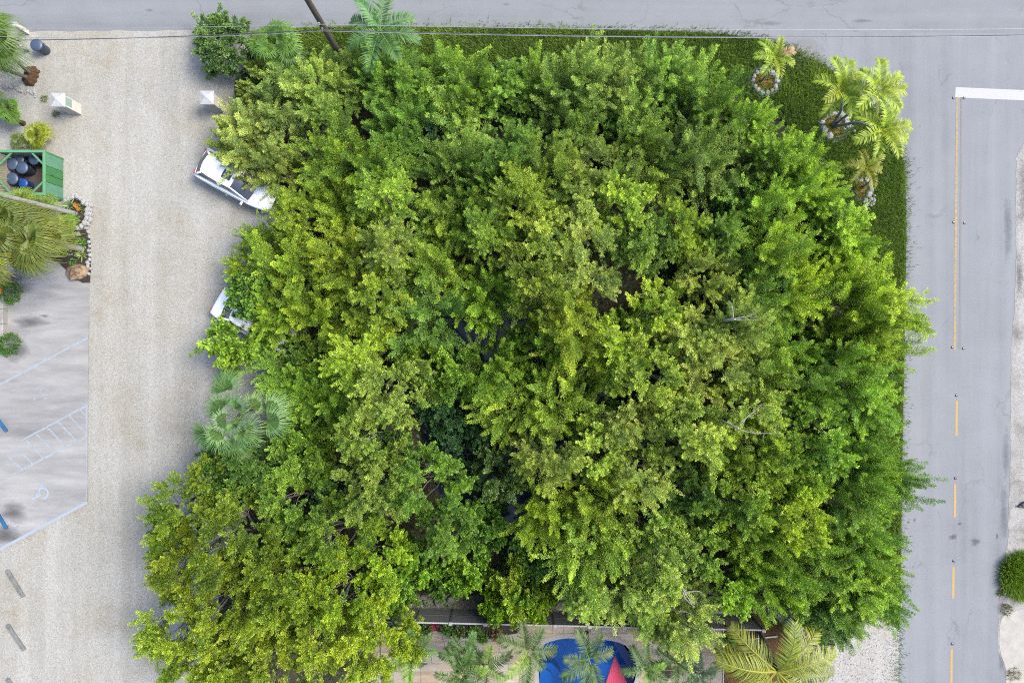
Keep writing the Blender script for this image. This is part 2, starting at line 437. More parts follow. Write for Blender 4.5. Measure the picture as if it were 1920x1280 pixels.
M_black = mat('black_plastic', (0.02, 0.02, 0.022), 0.5, 0.2)
M_amber = mat('amber_lens', (0.35, 0.24, 0.12), 0.3, 0.2)
refl = [(1787.5, 184, 'beside the left end of the white stop line'), (1807.5, 184, 'right of the double line by the stop line'),
        (1788, 417, 'left of the worn double line half way down'), (1808, 418, 'right of the worn double line half way down'),
        (1785.5, 651, 'left of the lower end of the double line'), (1806, 653, 'right of the lower end of the double line'),
        (1793, 741, 'just above the first yellow dash'), (1791, 896, 'just above the second yellow dash'),
        (1788, 1051, 'just above the third yellow dash'), (1785, 1206, 'just above the lowest yellow dash')]
rm = MB(); rm.lathe([(.085, 0), (.08, .012), (.05, .022)], 10); rme = rm.mesh('reflector_body', M_black)
rl = MB(); rl.box((0, .035, .018), (.07, .02, .012)); rle = rl.mesh('reflector_lens', M_amber)
for x, y, w in refl:
    e = empty('road_reflector', P(x, y) + Vector((0, 0, .0155)), 0, 'small dark road reflector ' + w, 'road reflector', 'reflectors along the centre line')
    link('base', rme, e); link('lens', rle, e)

# ------------------------------------------------------------ verge, thicket floor, pond
VERGE = [(470, 64)] + [(p.x, p.y) for p in eg[3:]] + [(1684, 1180), (1640, 1150), (1600, 1090), (1600, 460), (1560, 330), (1500, 250), (1450, 200), (1330, 160), (470, 180)]
VERGE = [(min(a, 1699), b) for a, b in VERGE if b < 1185]
M_soil = mat('dark_leaf_litter', (0.035, 0.029, 0.02), 0.95, 0.5, 2.5, spec=0.1)
M_turf = mat('verge_soil', (0.028, 0.04, 0.012), 0.95, 0.4, 2.0, spec=0.1)
g = MB(); g.sheet(pxpoly(VERGE), 0.014); tag(g.build('grass_verge', M_turf), kind='structure')
THICK = [(440, 150), (520, 110), (700, 110), (900, 120), (1330, 140), (1450, 195), (1560, 330), (1610, 460), (1612, 1090), (1560, 1130), (1440, 1138), (720, 1138), (640, 1280), (380, 1300),
         (400, 1180), (440, 1000), (520, 860), (520, 640), (520, 440), (520, 330), (470, 260)]
g = MB(); g.sheet(smooth_loop(pxpoly(THICK), 4), 0.007); tag(g.build('thicket_floor', M_soil), kind='structure')
m, nt, b = new_mat('pond_water')
b.inputs['Base Color'].default_value = (0.010, 0.018, 0.032, 1); b.inputs['Roughness'].default_value = 0.12; b.inputs['IOR'].default_value = 1.33
bump(nt, b, noise(nt, pos(nt), 3.5, 4), 0.12, 0.02); M_pond = m
g = MB(); pond = smooth_loop(pxpoly([(820, 590), (900, 560), (1010, 600), (1120, 640), (1230, 680), (1290, 800), (1240, 960), (1080, 1010), (940, 990), (850, 960), (800, 860), (790, 740), (800, 650)]), 5)
g.sheet(pond, 0.012); tag(g.build('pond', M_pond), kind='structure')

M_leaf = leaf_mat('leaf'); M_leaf_soft = leaf_mat('soft_leaf', 0.4, 0.6); M_blade = leaf_mat('grass_blade', 0.5, 0.6); M_palm = leaf_mat('palm_leaf', 0.4, 0.55, 0.025)

def quads_mesh(name, V, tint, m, per=4):
    """V: (n*per,3) vertices, per per face; tint: one value for each face"""
    n = len(V) // per
    me = bpy.data.meshes.new(name)
    me.vertices.add(n * per); me.vertices.foreach_set('co', np.ascontiguousarray(V, dtype=np.float32).ravel())
    me.loops.add(n * per); me.loops.foreach_set('vertex_index', np.arange(n * per, dtype=np.int32))
    me.polygons.add(n); me.polygons.foreach_set('loop_start', np.arange(0, n * per, per, dtype=np.int32))
    me.update(calc_edges=True)
    at = me.attributes.new('tint', 'FLOAT', 'FACE'); at.data.foreach_set('value', np.ascontiguousarray(tint, dtype=np.float32))
    me.materials.append(m); return me

def scatter_in(poly, n):
    a = np.array([(p[0], p[1]) for p in poly]); lo, hi = a.min(0), a.max(0); out = []
    while len(out) < n:
        q = nrng.uniform(lo, hi, (n, 2))
        out += [t for t in q if inside(poly, t[0], t[1])]
    return np.array(out[:n])

def blades(name, xy, L0, L1, w, color, kind='stuff', z=0.012, lean=.5):
    n = len(xy); L = nrng.uniform(L0, L1, n); az = nrng.uniform(0, 2 * np.pi, n); ln_ = nrng.uniform(.1, lean, n) * L
    b = np.c_[xy, np.full(n, z)]; s = np.c_[np.cos(az), np.sin(az), np.zeros(n)] * (w / 2)
    d = np.c_[-np.sin(az) * ln_, np.cos(az) * ln_, np.sqrt(np.maximum(L ** 2 - ln_ ** 2, .01))]
    V = np.stack([b - s, b + s, b + d], 1).reshape(-1, 3)
    clump = np.sin(xy[:, 0] * 1.9) * np.sin(xy[:, 1] * 2.3 + xy[:, 0]) * .14 + np.sin(xy[:, 0] * .53 + 1) * np.sin(xy[:, 1] * .7 + .4 * xy[:, 0]) * .16
    me = quads_mesh(name, V, np.clip(nrng.normal(.45, .2, n) + clump, 0, .95), M_blade, 3)
    o = link(name, me, None, color); return tag(o, kind=kind)
VB = [P(a, b_) for a, b_ in VERGE]
VIS = pxpoly([(470, 60), (600, 52), (1000, 55), (1330, 64), (1420, 75), (1490, 95), (1560, 134), (1620, 185), (1664, 240), (1689, 294), (1695, 340), (1697, 450), (1694, 640), (1689, 900), (1687, 1150),
              (1600, 1150), (1600, 500), (1560, 390), (1545, 310), (1480, 240), (1410, 190), (1300, 150), (470, 140)])
blades('grass', scatter_in(VIS, 80000), .14, .42, .035, (0.066, 0.108, 0.013), z=0.014, lean=.8)
# fringe of longer grass hanging over the asphalt edge
fr = []
for a, b_ in zip(eg[4:-1], eg[5:]):
    for k in range(46):
        t = rng.random(); q = P(a.x + (b_.x - a.x) * t, a.y + (b_.y - a.y) * t); fr.append((q.x + rng.gauss(0, .16 if k % 3 else .28), q.y + rng.gauss(0, .16)))
blades('grass_fringe', np.array(fr), .1, .36, .03, (0.058, 0.092, 0.012), z=0.014, lean=.9)

# ------------------------------------------------------------ concrete pad with accessible bays
m, nt, b = new_mat('stained_concrete')
v = pos(nt); vs = pos(nt, (0.22, 1.0, 1))
base = ramp(nt, noise(nt, vs, 1.1, 7, 0.65), [(0.3, (0.118, 0.118, 0.117)), (0.5, (0.162, 0.161, 0.158)), (0.68, (0.205, 0.202, 0.196))])
c = mixc(nt, ramp(nt, noise(nt, vs, 0.55, 5, 0.6, .5), [(0.54, (0, 0, 0)), (0.74, (0.55,) * 3)]), base, (0.058, 0.058, 0.06))
c = mixc(nt, ramp(nt, noise(nt, v, 0.5, 5, 0.6), [(0.55, (0, 0, 0)), (0.7, (0.5,) * 3)]), c, (0.165, 0.157, 0.145))
nt.links.new(c, b.inputs['Base Color']); b.inputs['Roughness'].default_value = .85; b.inputs['Specular IOR Level'].default_value = .2
bump(nt, b, noise(nt, v, 20, 4), .15, .01); M_conc = m
PAD = [(-260, 470), (40, 492), (95, 488), (112, 495), (128, 510), (143, 526), (155, 531), (168, 534), (166, 720), (165, 942), (82, 988), (0, 1032), (-260, 1172)]
g = MB(); g.prism(pxpoly(PAD), 0.0, 0.05); tag(g.build('parking_pad', M_conc), kind='structure')
zb = 0.055
M_stain_shade_pad = stain_mat('stain_and_shade_on_concrete', (0.04, 0.04, 0.043), 0.62, 1.1, (0.4, 1, 1))
for (cx, cy, rx, ry) in [(35, 535, 60, 22), (30, 655, 28, 40), (30, 960, 36, 26), (10, 1002, 40, 22), (84, 592, 12, 5), (60, 605, 40, 18), (20, 520, 50, 14)]:  # films below the palms and round the bush paint their shade; others are stains
    stain('pad_stain_and_shade', blob(cx, cy, rx, ry, 11, .2), zb - .002, M_stain_shade_pad)
strip('bay_line', ln(-60, 753, 166, 633), 0.12, M_blue_line, zb)
strip('bay_line', ln(40, 826, 165, 759), 0.09, M_blue_line, zb)
strip('bay_line', ln(25, 889, 164, 817), 0.11, M_blue_line, zb)
strip('bay_line', ln(163.5, 760, 163.5, 817), 0.11, M_blue_line, zb + .002)
for (x0, y0, x1, y1) in [(151, 767, 164, 781), (131, 779, 162, 812), (110, 790, 145, 826), (89, 800, 125, 837), (70, 814, 104, 848), (50, 824, 84, 860), (33, 840, 64, 870), (14, 852, 42, 879)]:
    strip('bay_line', ln(x0, y0, x1, y1), 0.085, M_blue_line, zb + .001)
strip('bay_line', ln(-60, 1062, 164.5, 941), 0.17, paint_mat('pale_edge_paint', (.17, .195, .225), (.14, .145, .15), .40, 2.5), zb)
strip('bay_line', ln(163.6, 822, 163.6, 938), 0.05, M_blue_line, zb + .002)

def wheelchair(cx, cy, wear, label):
    mm = paint_mat('symbol_paint', (.165, .21, .25), (.14, .145, .15), wear, 4.0)
    e = empty('accessible_parking_symbol', P(cx, cy) + Vector((0, 0, zb)), R_(112), label, 'painted symbol', 'accessible bay symbols')
    def ribbon(pts, w, z):
        mb = MB(); l = []; r = []; q = [Vector((*p, 0)) for p in pts]
        for i, p in enumerate(q):
            t = (q[min(i + 1, len(q) - 1)] - q[max(i - 1, 0)]).normalized(); nn = Vector((-t.y, t.x, 0)) * w / 2
            l.append((p.x + nn.x, p.y + nn.y, z)); r.append((p.x - nn.x, p.y - nn.y, z))
        n = len(q); mb.add(l + r, [(n + i, n + i + 1, i + 1, i) for i in range(n - 1)]); return mb
    # drawn with the head towards +Y, wheel lower right
    arc = [(0.02 + .29 * math.cos(a), -.12 + .29 * math.sin(a)) for a in [R_(150 + 230 * k / 20) for k in range(21)]]
    ribbon(arc, .085, 0).build('wheel', mm, e)
    ribbon([(-.05, .36), (-.04, .05), (.22, .05), (.35, -.24), (.46, -.2)], .085, .002).build('figure', mm, e)
    ribbon([(-.045, .2), (.18, .2)], .075, .003).build('arm', mm, e)
    h = MB(); h.sheet([(-.06 + .09 * math.cos(2 * math.pi * k / 14), .48 + .09 * math.sin(2 * math.pi * k / 14)) for k in range(14)], .001); h.build('head', mm, e)
wheelchair(80, 740, .56, 'worn pale blue wheelchair symbol in the upper bay of the concrete pad')
wheelchair(78, 926, .40, 'clear pale wheelchair symbol below the hatched aisle')

M_bluestop = mat('blue_painted_concrete', (0.006, 0.055, 0.125), 0.6, 0.25)
M_greystop = mat('grey_weathered_timber', (0.09, 0.094, 0.089), 0.9, 0.3, stretch=(1, 1, 1))
def wheel_stop(x0, y0, x1, y1, m, w, h, z, label, group):
    a, b_ = P(x0, y0), P(x1, y1); d = b_ - a; L = d.length
    mb = MB(); s = w / 2; c = w * .32
    prof = [(-s, 0), (s, 0), (s * .95, h * .55), (c, h), (-c, h), (-s * .95, h * .55)]
    vs = [(x, p[0], p[1]) for x in (-L / 2, -L / 2 + .05, L / 2 - .05, L / 2) for p in prof]
    for i in list(range(6)) + list(range(18, 24)): vs[i] = (vs[i][0], vs[i][1] * .8, vs[i][2] * .85)
    fs = [tuple(reversed(range(6))), tuple(range(18, 24))]
    for k in range(3):
        for i in range(6): fs.append((k * 6 + i, k * 6 + (i + 1) % 6, k * 6 + 6 + (i + 1) % 6, k * 6 + 6 + i))
    mb.add(vs, fs)
    e = empty('wheel_stop', (a + b_) / 2 + Vector((0, 0, z)), math.atan2(d.y, d.x), label, 'wheel stop', group)
    mb.build('block', m, e)
    for t in (-.38, .38):
        p = MB(); p.lathe([(.022, h - .01), (.022, h + .012), (.01, h + .016)], 8, (L * t, 0, 0)); p.build('pin', M_black, e)
wheel_stop(-40, 735, 15, 808, M_bluestop, .17, .13, .05, 'bright blue wheel stop left of the upper wheelchair symbol', 'blue wheel stops')
wheel_stop(-34, 908, 15, 990, M_bluestop, .17, .13, .05, 'bright blue wheel stop by the dark stain at the lower pad edge', 'blue wheel stops')
wheel_stop(14, 1068, 45, 1118, M_greystop, .22, .14, 0, 'grey timber wheel stop in gravel nearest the concrete pad', 'grey wheel stops')
wheel_stop(15, 1170, 47, 1218, M_greystop, .22, .14, 0, 'grey timber wheel stop in gravel, middle of the row', 'grey wheel stops')
wheel_stop(15, 1271, 46, 1321, M_greystop, .22, .14, 0, 'grey timber wheel stop cut by the bottom edge', 'grey wheel stops')
# ------------------------------------------------------------ broadleaf trees
M_bark = mat('grey_bark', (0.11, 0.10, 0.087), 0.9, 0.4, 6.0, kind='obj', spec=.1)
M_dead = mat('bleached_dead_wood', (0.20, 0.19, 0.175), 0.85, 0.25, 6.0, kind='obj', spec=.1)

def unit(a): return a / np.maximum(np.linalg.norm(a, axis=-1, keepdims=True), 1e-9)

def leaf_verts(base, d, L, W, r, up=0.8):
    """one folded rhombus for each leaf, its face turned mostly to the sky"""
    n = len(base); ref = np.c_[r.normal(0, .46, (n, 2)), np.full(n, up) + r.normal(0, .25, n)]
    s = unit(np.cross(d, ref)); nn = unit(np.cross(s, d)); L = L[:, None]; W = W[:, None]
    mid = base + d * L * .45
    v = np.stack([base, mid + s * W * .5 + nn * W * .12, base + d * L - nn * L * .10, mid - s * W * .5 + nn * W * .12], 1)
    return v.reshape(-1, 3)

def make_tree(seed, R, H, base_h, K, shoots, leaves, sl, ll, lw, upb, outb, spread, flat=.35, m=M_leaf, twig_r=.006, tint=(.5, .23), low=.45, wide=.24, inner=4):
    """K limbs, each ending in a fan of leafy shoots; returns (wood mesh, crown mesh)"""
    r = np.random.default_rng(seed); wood = MB()
    # limb ends: spread over the crown, lower towards its rim
    ends = []
    tries = 0
    while len(ends) < K and tries < 900:
        tries += 1
        q = math.sqrt(r.random()); a = r.random() * 2 * math.pi; rad = q * R * .82
        z = H * (1 - flat * q ** 2) - sl * .75 - abs(r.normal(0, .12)) * H
        if r.random() < low: z -= r.random() * H * .28
        z = max(z, base_h)
        e = np.array([rad * math.cos(a), rad * math.sin(a), z])
        if all(np.linalg.norm(e - f) > R * 1.15 / math.sqrt(K) for f in ends): ends.append(e)
    fork = np.array([r.normal(0, .08), r.normal(0, .08), base_h * .55])
    wood.tube([(0, 0, -.05), tuple(fork * .5 + r.normal(0, .03, 3)), tuple(fork)], [R * .05 + .03, R * .038 + .02, R * .032 + .012], 7)
    a0 = r.random() * 6.28; nodes = []
    for i in range(5):      # main boughs; the limbs leave from their ends
        a = a0 + 6.283 * i / 5 + r.normal(0, .2); q = R * r.uniform(.25, .5) if i else R * .08
        zt = np.mean([e[2] for e in ends]) * r.uniform(.52, .66)
        nd = np.array([q * math.cos(a), q * math.sin(a), max(zt, fork[2] + .2)]); nodes.append(nd)
        wood.tube([tuple(fork), tuple(fork * .55 + nd * .45 + r.normal(0, .06, 3)), tuple(nd)], [R * .026 + .01, R * .021 + .008, R * .017 + .006], 5, cap=False)
    LB = []; LD = []; LL = []; LW = []; LT = []
    for e in ends:
        nd = min(nodes, key=lambda q: np.linalg.norm(q - e)); mid = nd + (e - nd) * .5 + np.array([r.normal(0, .1), r.normal(0, .1), -.04 * H * r.random()])
        wood.tube([tuple(nd), tuple(nd * .3 + mid * .7 + r.normal(0, .03, 3)), tuple(mid * .45 + e * .55 + r.normal(0, .05, 3)), tuple(e)], [R * .012 + .006, R * .010 + .005, R * .007 + .004, .008], 4, cap=False)
        out = np.array([e[0], e[1], 0]); q = np.linalg.norm(out) / R; out = out / (np.linalg.norm(out) + 1e-6)
        ax0 = unit(out * outb * q + np.array([0, 0, upb]) + r.normal(0, .12, 3))
        ctint = r.normal(0, .14)
        for k in range(shoots + inner):
            deep = k >= shoots
            if deep:      # leafy side shoots further down the limb close the crown from inside
                t_ = r.uniform(.35, .95); org = mid * (1 - t_) + e * t_; d = unit(np.r_[r.normal(0, 1, 2), r.uniform(-.1, .8)] + out * .3)
                L = sl * r.uniform(.6, 1.0); p0 = org + r.normal(0, .06, 3)
            else:
                org = e; d = unit(ax0 + r.normal(0, spread, 3) + np.array([0, 0, .1]))
                L = sl * r.uniform(.55, 1.35); p0 = e + r.normal(0, .10, 3) - ax0 * r.uniform(0, .55) * sl
            bend = np.array([r.normal(0, .18), r.normal(0, .18), r.uniform(-.25, .15)])
            pt = lambda t: p0 + d * (L * t)[:, None] + bend * (L * t ** 2)[:, None] * .6
            wp = pt(np.array([0, .5, .92]))
            wood.tube([tuple(org)] + [tuple(x) for x in wp], [twig_r * 1.3, twig_r * 1.1, twig_r * .8, twig_r * .4], 3, cap=False)
            n = int(leaves * r.uniform(.75, 1.25) * (L / sl))
            t = r.beta(1.35, 1.05, n) * .96 + .04
            tan = unit(d + bend * (1.2 * t)[:, None])
            phi = np.arange(n) * 2.39996 + r.uniform(0, 6.28)
            ref = np.array([.31, .2, .93]) if abs(d[2]) < .8 else np.array([.95, .3, .1])
            u = unit(np.cross(tan, ref)); w = np.cross(tan, u)
            rd = u * np.cos(phi)[:, None] + w * np.sin(phi)[:, None]
            rr = (r.random(n) ** .8) * L * wide * (1.12 - .85 * t)
            b = pt(t) + rd * rr[:, None] + tan * (rr * .7)[:, None]
            op = (.95 - .5 * t) + r.normal(0, .25, n)
            ld = unit(tan * np.cos(op)[:, None] + rd * np.sin(op)[:, None] + r.normal(0, .2, (n, 3)))
            LB.append(b); LD.append(ld); LL.append(ll * r.uniform(.6, 1.35, n)); LW.append(lw * r.uniform(.7, 1.25, n))
            tt = r.normal(tint[0], tint[1], n) + ctint + r.normal(0, .14) + .20 * (t > .84)  # shoot tips paler: young leaves, plus lit-tip contrast put into the tint
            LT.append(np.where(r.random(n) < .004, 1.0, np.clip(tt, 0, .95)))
    B = np.concatenate(LB); D = np.concatenate(LD); Lh = np.concatenate(LL); W = np.concatenate(LW); T = np.concatenate(LT)
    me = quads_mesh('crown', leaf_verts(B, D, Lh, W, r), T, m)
    return wood.mesh('trunk', M_bark), me

KIND = {}
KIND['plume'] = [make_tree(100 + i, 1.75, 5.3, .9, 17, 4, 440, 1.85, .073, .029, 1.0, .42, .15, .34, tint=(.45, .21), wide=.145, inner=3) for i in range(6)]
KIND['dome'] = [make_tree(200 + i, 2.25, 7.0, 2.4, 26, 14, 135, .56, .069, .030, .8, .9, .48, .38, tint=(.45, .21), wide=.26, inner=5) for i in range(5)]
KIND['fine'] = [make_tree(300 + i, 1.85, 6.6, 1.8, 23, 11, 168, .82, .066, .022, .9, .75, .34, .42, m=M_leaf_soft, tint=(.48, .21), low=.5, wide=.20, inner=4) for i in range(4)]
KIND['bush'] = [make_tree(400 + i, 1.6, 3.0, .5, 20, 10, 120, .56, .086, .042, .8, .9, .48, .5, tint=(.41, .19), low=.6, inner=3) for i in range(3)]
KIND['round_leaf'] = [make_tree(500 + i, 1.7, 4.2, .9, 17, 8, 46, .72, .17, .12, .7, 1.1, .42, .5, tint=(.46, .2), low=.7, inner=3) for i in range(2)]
KSIZE = {'plume': (1.75, 5.3), 'dome': (2.25, 7.0), 'fine': (1.85, 6.6), 'bush': (1.6, 3.0), 'round_leaf': (1.7, 4.2)}

G = dict(MG=(.090, .172, .016), DG=(.055, .116, .015), BG=(.116, .202, .013), YG=(.134, .210, .014), YB=(.160, .232, .018), OL=(.134, .182, .034), PG=(.126, .194, .030), TE=(.028, .070, .020), DO=(.090, .142, .011), SW=(.116, .172, .010))
CTRL = [(480,150,'OL',4),(600,140,'PG',4),(750,150,'MG',4.2),(680,230,'DG',5),(860,160,'MG',4.4),(960,170,'MG',4.6),(1060,140,'PG',5),(1200,140,'PG',5),(1320,170,'MG',4.8),(1450,220,'BG',4.6),(1540,300,'BG',4.6),
 (480,230,'OL',4.5),(560,300,'YG',5.5),(450,270,'OL',4.8),(620,330,'YG',6),(760,330,'MG',5.5),(850,250,'PG',5),(700,200,'DG',4.8),(900,250,'DG',4.8),(1000,230,'MG',5),(1150,260,'DG',4.6),(1280,240,'PG',5.4),(1380,270,'PG',5.4),(1480,300,'BG',5),(1580,380,'BG',4.8),
 (560,430,'YG',6),(680,400,'YB',6.2),(800,380,'YG',6),(900,330,'DG',5.2),(980,370,'YG',6.2),(1080,350,'PG',6.2),(1180,370,'YB',6.6),(1300,400,'YG',6.4),(1400,360,'DG',4.8),(1500,420,'BG',5.6),(1620,480,'BG',5.2),
 (540,540,'YG',6.2),(650,500,'YB',6.6),(760,480,'PG',6.6),(870,480,'MG',6.2),(960,500,'YG',7),(1060,480,'OL',7.2),(1180,460,'DG',5.8),(1200,540,'YG',7),(1300,520,'YB',7),(1420,520,'DG',5.6),(1400,590,'OL',7),(1500,540,'YG',6.4),(1600,600,'BG',5.8),(1670,580,'YB',6.4),
 (540,620,'YG',6),(650,620,'YG',7),(700,650,'YB',7.2),(780,640,'DG',5.6),(860,560,'MG',6.4),(980,620,'MG',7),(1100,620,'YB',7.6),(1180,600,'YG',7),(1340,620,'OL',7.4),(1300,700,'OL',7.4),(1450,640,'MG',6.6),(1580,680,'MG',5.8),
 (560,760,'MG',6.4),(620,800,'MG',7),(740,760,'PG',7.4),(700,850,'PG',7.8),(830,720,'MG',5.6),(845,800,'TE',3.6),(880,860,'TE',3.8),(980,740,'YG',7.6),(1000,850,'OL',7.4),(1080,700,'YG',7.6),(1160,700,'YG',7.4),(1090,880,'YB',8),(1200,830,'OL',7.8),(1280,770,'YG',7.6),(1440,790,'OL',7.2),(1480,870,'YG',7),(1620,780,'MG',6),(1560,780,'MG',6.2),(1670,890,'MG',5.8),
 (330,980,'DO',6.5),(400,900,'DG',5),(460,880,'DG',5.4),(560,900,'MG',7.4),(700,950,'PG',8),(800,940,'MG',7.8),(420,1050,'DO',7.6),(600,1050,'MG',8.4),(720,1020,'MG',8.4),(330,1130,'SW',7.6),(480,1150,'SW',8.2),(620,1150,'SW',8.6),(680,1230,'SW',8.4),(400,1240,'SW',7.8),
 (870,1060,'DG',4.8),(960,1060,'DG',4.4),(900,1000,'DG',4.2),(870,1110,'BG',4.4),(960,1130,'YG',5),(1060,980,'YG',7.4),(1140,1020,'YB',7.6),(1080,1100,'PG',6.8),(1200,1100,'PG',6.8),(1270,1180,'PG',6.4),(1300,980,'DG',6),(1400,1000,'MG',6.6),(1500,960,'YB',6.8),(1560,1000,'YG',6.6),(1650,1000,'MG',5.8),(1640,1090,'BG',5.4),(1450,1100,'BG',6.2),(1550,1130,'DG',5.4),(1600,1170,'MG',5),(1350,1110,'MG',6)]
CA = np.array([(c[0], c[1]) for c in CTRL], float)
def field(px, py):
    d = np.hypot(CA[:, 0] - px, CA[:, 1] - py); o = np.argsort(d)[:3]; w = 1 / (d[o] + 14) ** 2; w /= w.sum()
    col = tuple(sum(w[i] * G[CTRL[o[i]][2]][k] for i in range(3)) for k in range(3))
    return col, sum(w[i] * CTRL[o[i]][3] for i in range(3)), CTRL[o[0]][2]

# the outline the crowns keep to, in photograph pixels of their tops
OUT = [(478, 150), (560, 112), (640, 122), (700, 118), (860, 122), (960, 132), (1060, 112), (1250, 108), (1330, 152), (1422, 215), (1490, 275), (1535, 335), (1575, 402), (1605, 460), (1645, 530), (1668, 580), (1655, 650), (1650, 760), (1646, 880), (1650, 1000),
       (1648, 1100), (1600, 1150), (1520, 1150), (1440, 1120), (1350, 1110), (1330, 1140), (1290, 1190), (1240, 1165), (1150, 1130), (1060, 1105), (940, 1120), (830, 1085), (760, 1095), (700, 1150), (690, 1250), (620, 1320), (330, 1320), (300, 1230),
       (305, 1080), (312, 1000), (370, 930), (400, 892), (470, 900), (545, 870), (562, 830), (560, 740), (505, 690), (470, 672), (440, 640), (450, 575), (490, 500), (545, 430), (535, 350), (482, 268), (486, 205)]
HOLES = [(868, 632, 64), (925, 938, 38), (836, 775, 70), (856, 850, 50), (1190, 705, 42), (1062, 568, 42), (905, 1010, 44), (1245, 950, 34), (1150, 600, 30), (1290, 735, 30), (1160, 240, 34), (1010, 1060, 34), (1365, 1140, 36)]
trees = []          # (px, py, kind, variant, scale, zscale, colour, palette key, height)
def far_enough(x, y, s):
    return all((x - t[0]) ** 2 + (y - t[1]) ** 2 > (s * .5 + t[9] * .5) ** 2 for t in trees)
def pick_kind(x, y, key):
    if key == 'TE': return 'bush'
    if y < 330 or (x > 1380 and y < 720): return 'plume' if rng.random() < .88 else 'fine'
    if x < 860 and y > 820: return 'dome'
    if key in ('OL', 'PG') and y > 330: return 'fine' if rng.random() < .65 else 'dome'
    if x > 1380: return rng.choice(['plume', 'dome', 'plume', 'fine'])
    if key in ('DG', 'MG'): return rng.choice(['plume', 'dome', 'plume', 'bush', 'plume'])
    return rng.choice(['dome', 'plume', 'fine', 'plume'])
def put(x, y, kind=None, h=None, col=None, sc=1.0, sp=80, force=False, key=None):
    c, hh, k = field(x, y)
    if key: c = G[key]; k = key
    kind = kind or pick_kind(x, y, k); h = h or hh * rng.uniform(.82, 1.16)
    j = rng.uniform(.74, 1.24); hue = rng.uniform(-.07, .07)
    c = (c[0] * j * (1 + hue), c[1] * j, c[2] * j * rng.uniform(.8, 1.2))
    R0, H0 = KSIZE[kind]
    s = sc * rng.uniform(.88, 1.14) * (0.86 + .14 * h / H0)
    trees.append((x, y, kind, rng.randrange(len(KIND[kind])), s, h / H0, c, k, h, sp))
# named trees of the outline first
put(452, 556, 'round_leaf', 4.4, key='DG', sc=1.0, sp=70); put(490, 590, 'plume', 4.4, key='YG', sc=.85, sp=50); put(428, 650, 'round_leaf', 3.9, key='BG', sc=1.0, sp=66); put(432, 922, 'round_leaf', 4.2, key='DG', sp=70)
put(455, 258, 'plume', 4.2, key='OL', sp=62); put(492, 300, 'plume', 4.4, key='OL', sc=.85, sp=50); put(452, 284, 'plume', 3.6, key='OL', sc=.8, sp=30); put(446, 216, 'plume', 3.8, key='OL', sc=.72, sp=40); put(428, 258, 'plume', 3.6, key='OL', sc=.7, sp=30); put(474, 142, 'bush', 3.2, key='OL', sc=.8, sp=40); put(452, 170, 'bush', 2.6, key='OL', sc=.55, sp=30); put(1662, 1124, 'plume', 5, key='MG', sc=.85, sp=50); put(1628, 1164, 'plume', 4.8, key='MG', sc=.9, sp=50); put(1575, 1176, 'plume', 4.6, key='DG', sc=.9, sp=50)
put(1698, 578, 'fine', 6.8, key='YB', sc=1.1, sp=80); put(1690, 902, 'plume', 5.2, key='MG', sc=.85, sp=60)
put(300, 965, 'dome', 6.2, key='DO', sc=.85, sp=70); put(392, 893, 'bush', 4.2, key='DG', sp=40); put(365, 915, 'dome', 5.4, key='DO', sc=.7, sp=50); put(452, 882, 'dome', 5.2, key='DG', sc=.7, sp=50); put(312, 1080, 'dome', 7.4, key='SW', sc=.9, sp=80); put(288, 1022, 'dome', 6, key='DO', sc=.65, sp=40)
put(1290, 1178, 'fine', 6.6, key='PG', sc=1.0, sp=70); put(1215, 1165, 'fine', 6.4, key='PG', sc=.95, sp=70); put(1165, 1120, 'fine', 6.4, key='PG', sp=70); put(960, 1125, 'bush', 4.6, key='YG', sc=.95, sp=70); put(868, 1092, 'bush', 4.2, key='BG', sc=.85, sp=60)
put(985, 1138, 'bush', 4.8, key='BG', sc=.8, sp=40); put(925, 1152, 'bush', 4.4, key='BG', sc=.6, sp=40); put(1110, 1140, 'fine', 6.2, key='PG', sc=.85, sp=60); put(1250, 1200, 'fine', 6.2, key='PG', sc=.7, sp=50); put(700, 1075, 'dome', 6, key='YG', sc=.8, sp=60); put(780, 1075, 'bush', 4, key='MG', sc=.8, sp=50); put(560, 772, 'plume', 4.4, key='MG', sp=60); put(556, 838, 'bush', 4.4, key='MG', sp=50); put(540, 705, 'plume', 4.2, key='MG', sc=.9, sp=50); put(598, 742, 'plume', 5, key='MG', sp=50); put(520, 880, 'bush', 4, key='DG', sp=50); put(705, 1110, 'bush', 4, key='MG', sp=50); put(830, 1112, 'bush', 3.0, key='DG', sc=.6, sp=40)
put(1010, 1150, 'bush', 4.2, key='BG', sc=.55, sp=40); put(1400, 1128, 'dome', 5.4, key='BG', sc=.75, sp=60); put(742, 1142, 'bush', 3.4, key='MG', sc=.55, sp=40)
put(835, 770, 'bush', 3.2, key='TE', sc=1.05, sp=60); put(862, 852, 'bush', 3.0, key='TE', sc=1.05, sp=60); put(905, 790, 'bush', 3.4, key='TE', sc=.95, sp=50); put(905, 1010, 'bush', 3.2, key='DG', sc=1.0, sp=60); put(1015, 1062, 'bush', 3.2, key='DG', sp=60)
put(1160, 245, 'bush', 3.2, key='DG', sp=50); put(1395, 365, 'bush', 3.8, key='DG', sp=50); put(470, 455, 'plume', 4.2, key='YG', sc=.75, sp=50); put(436, 500, 'plume', 3.6, key='YG', sc=.55, sp=40); put(545, 392, 'fine', 5.4, key='YG', sc=.8, sp=60)
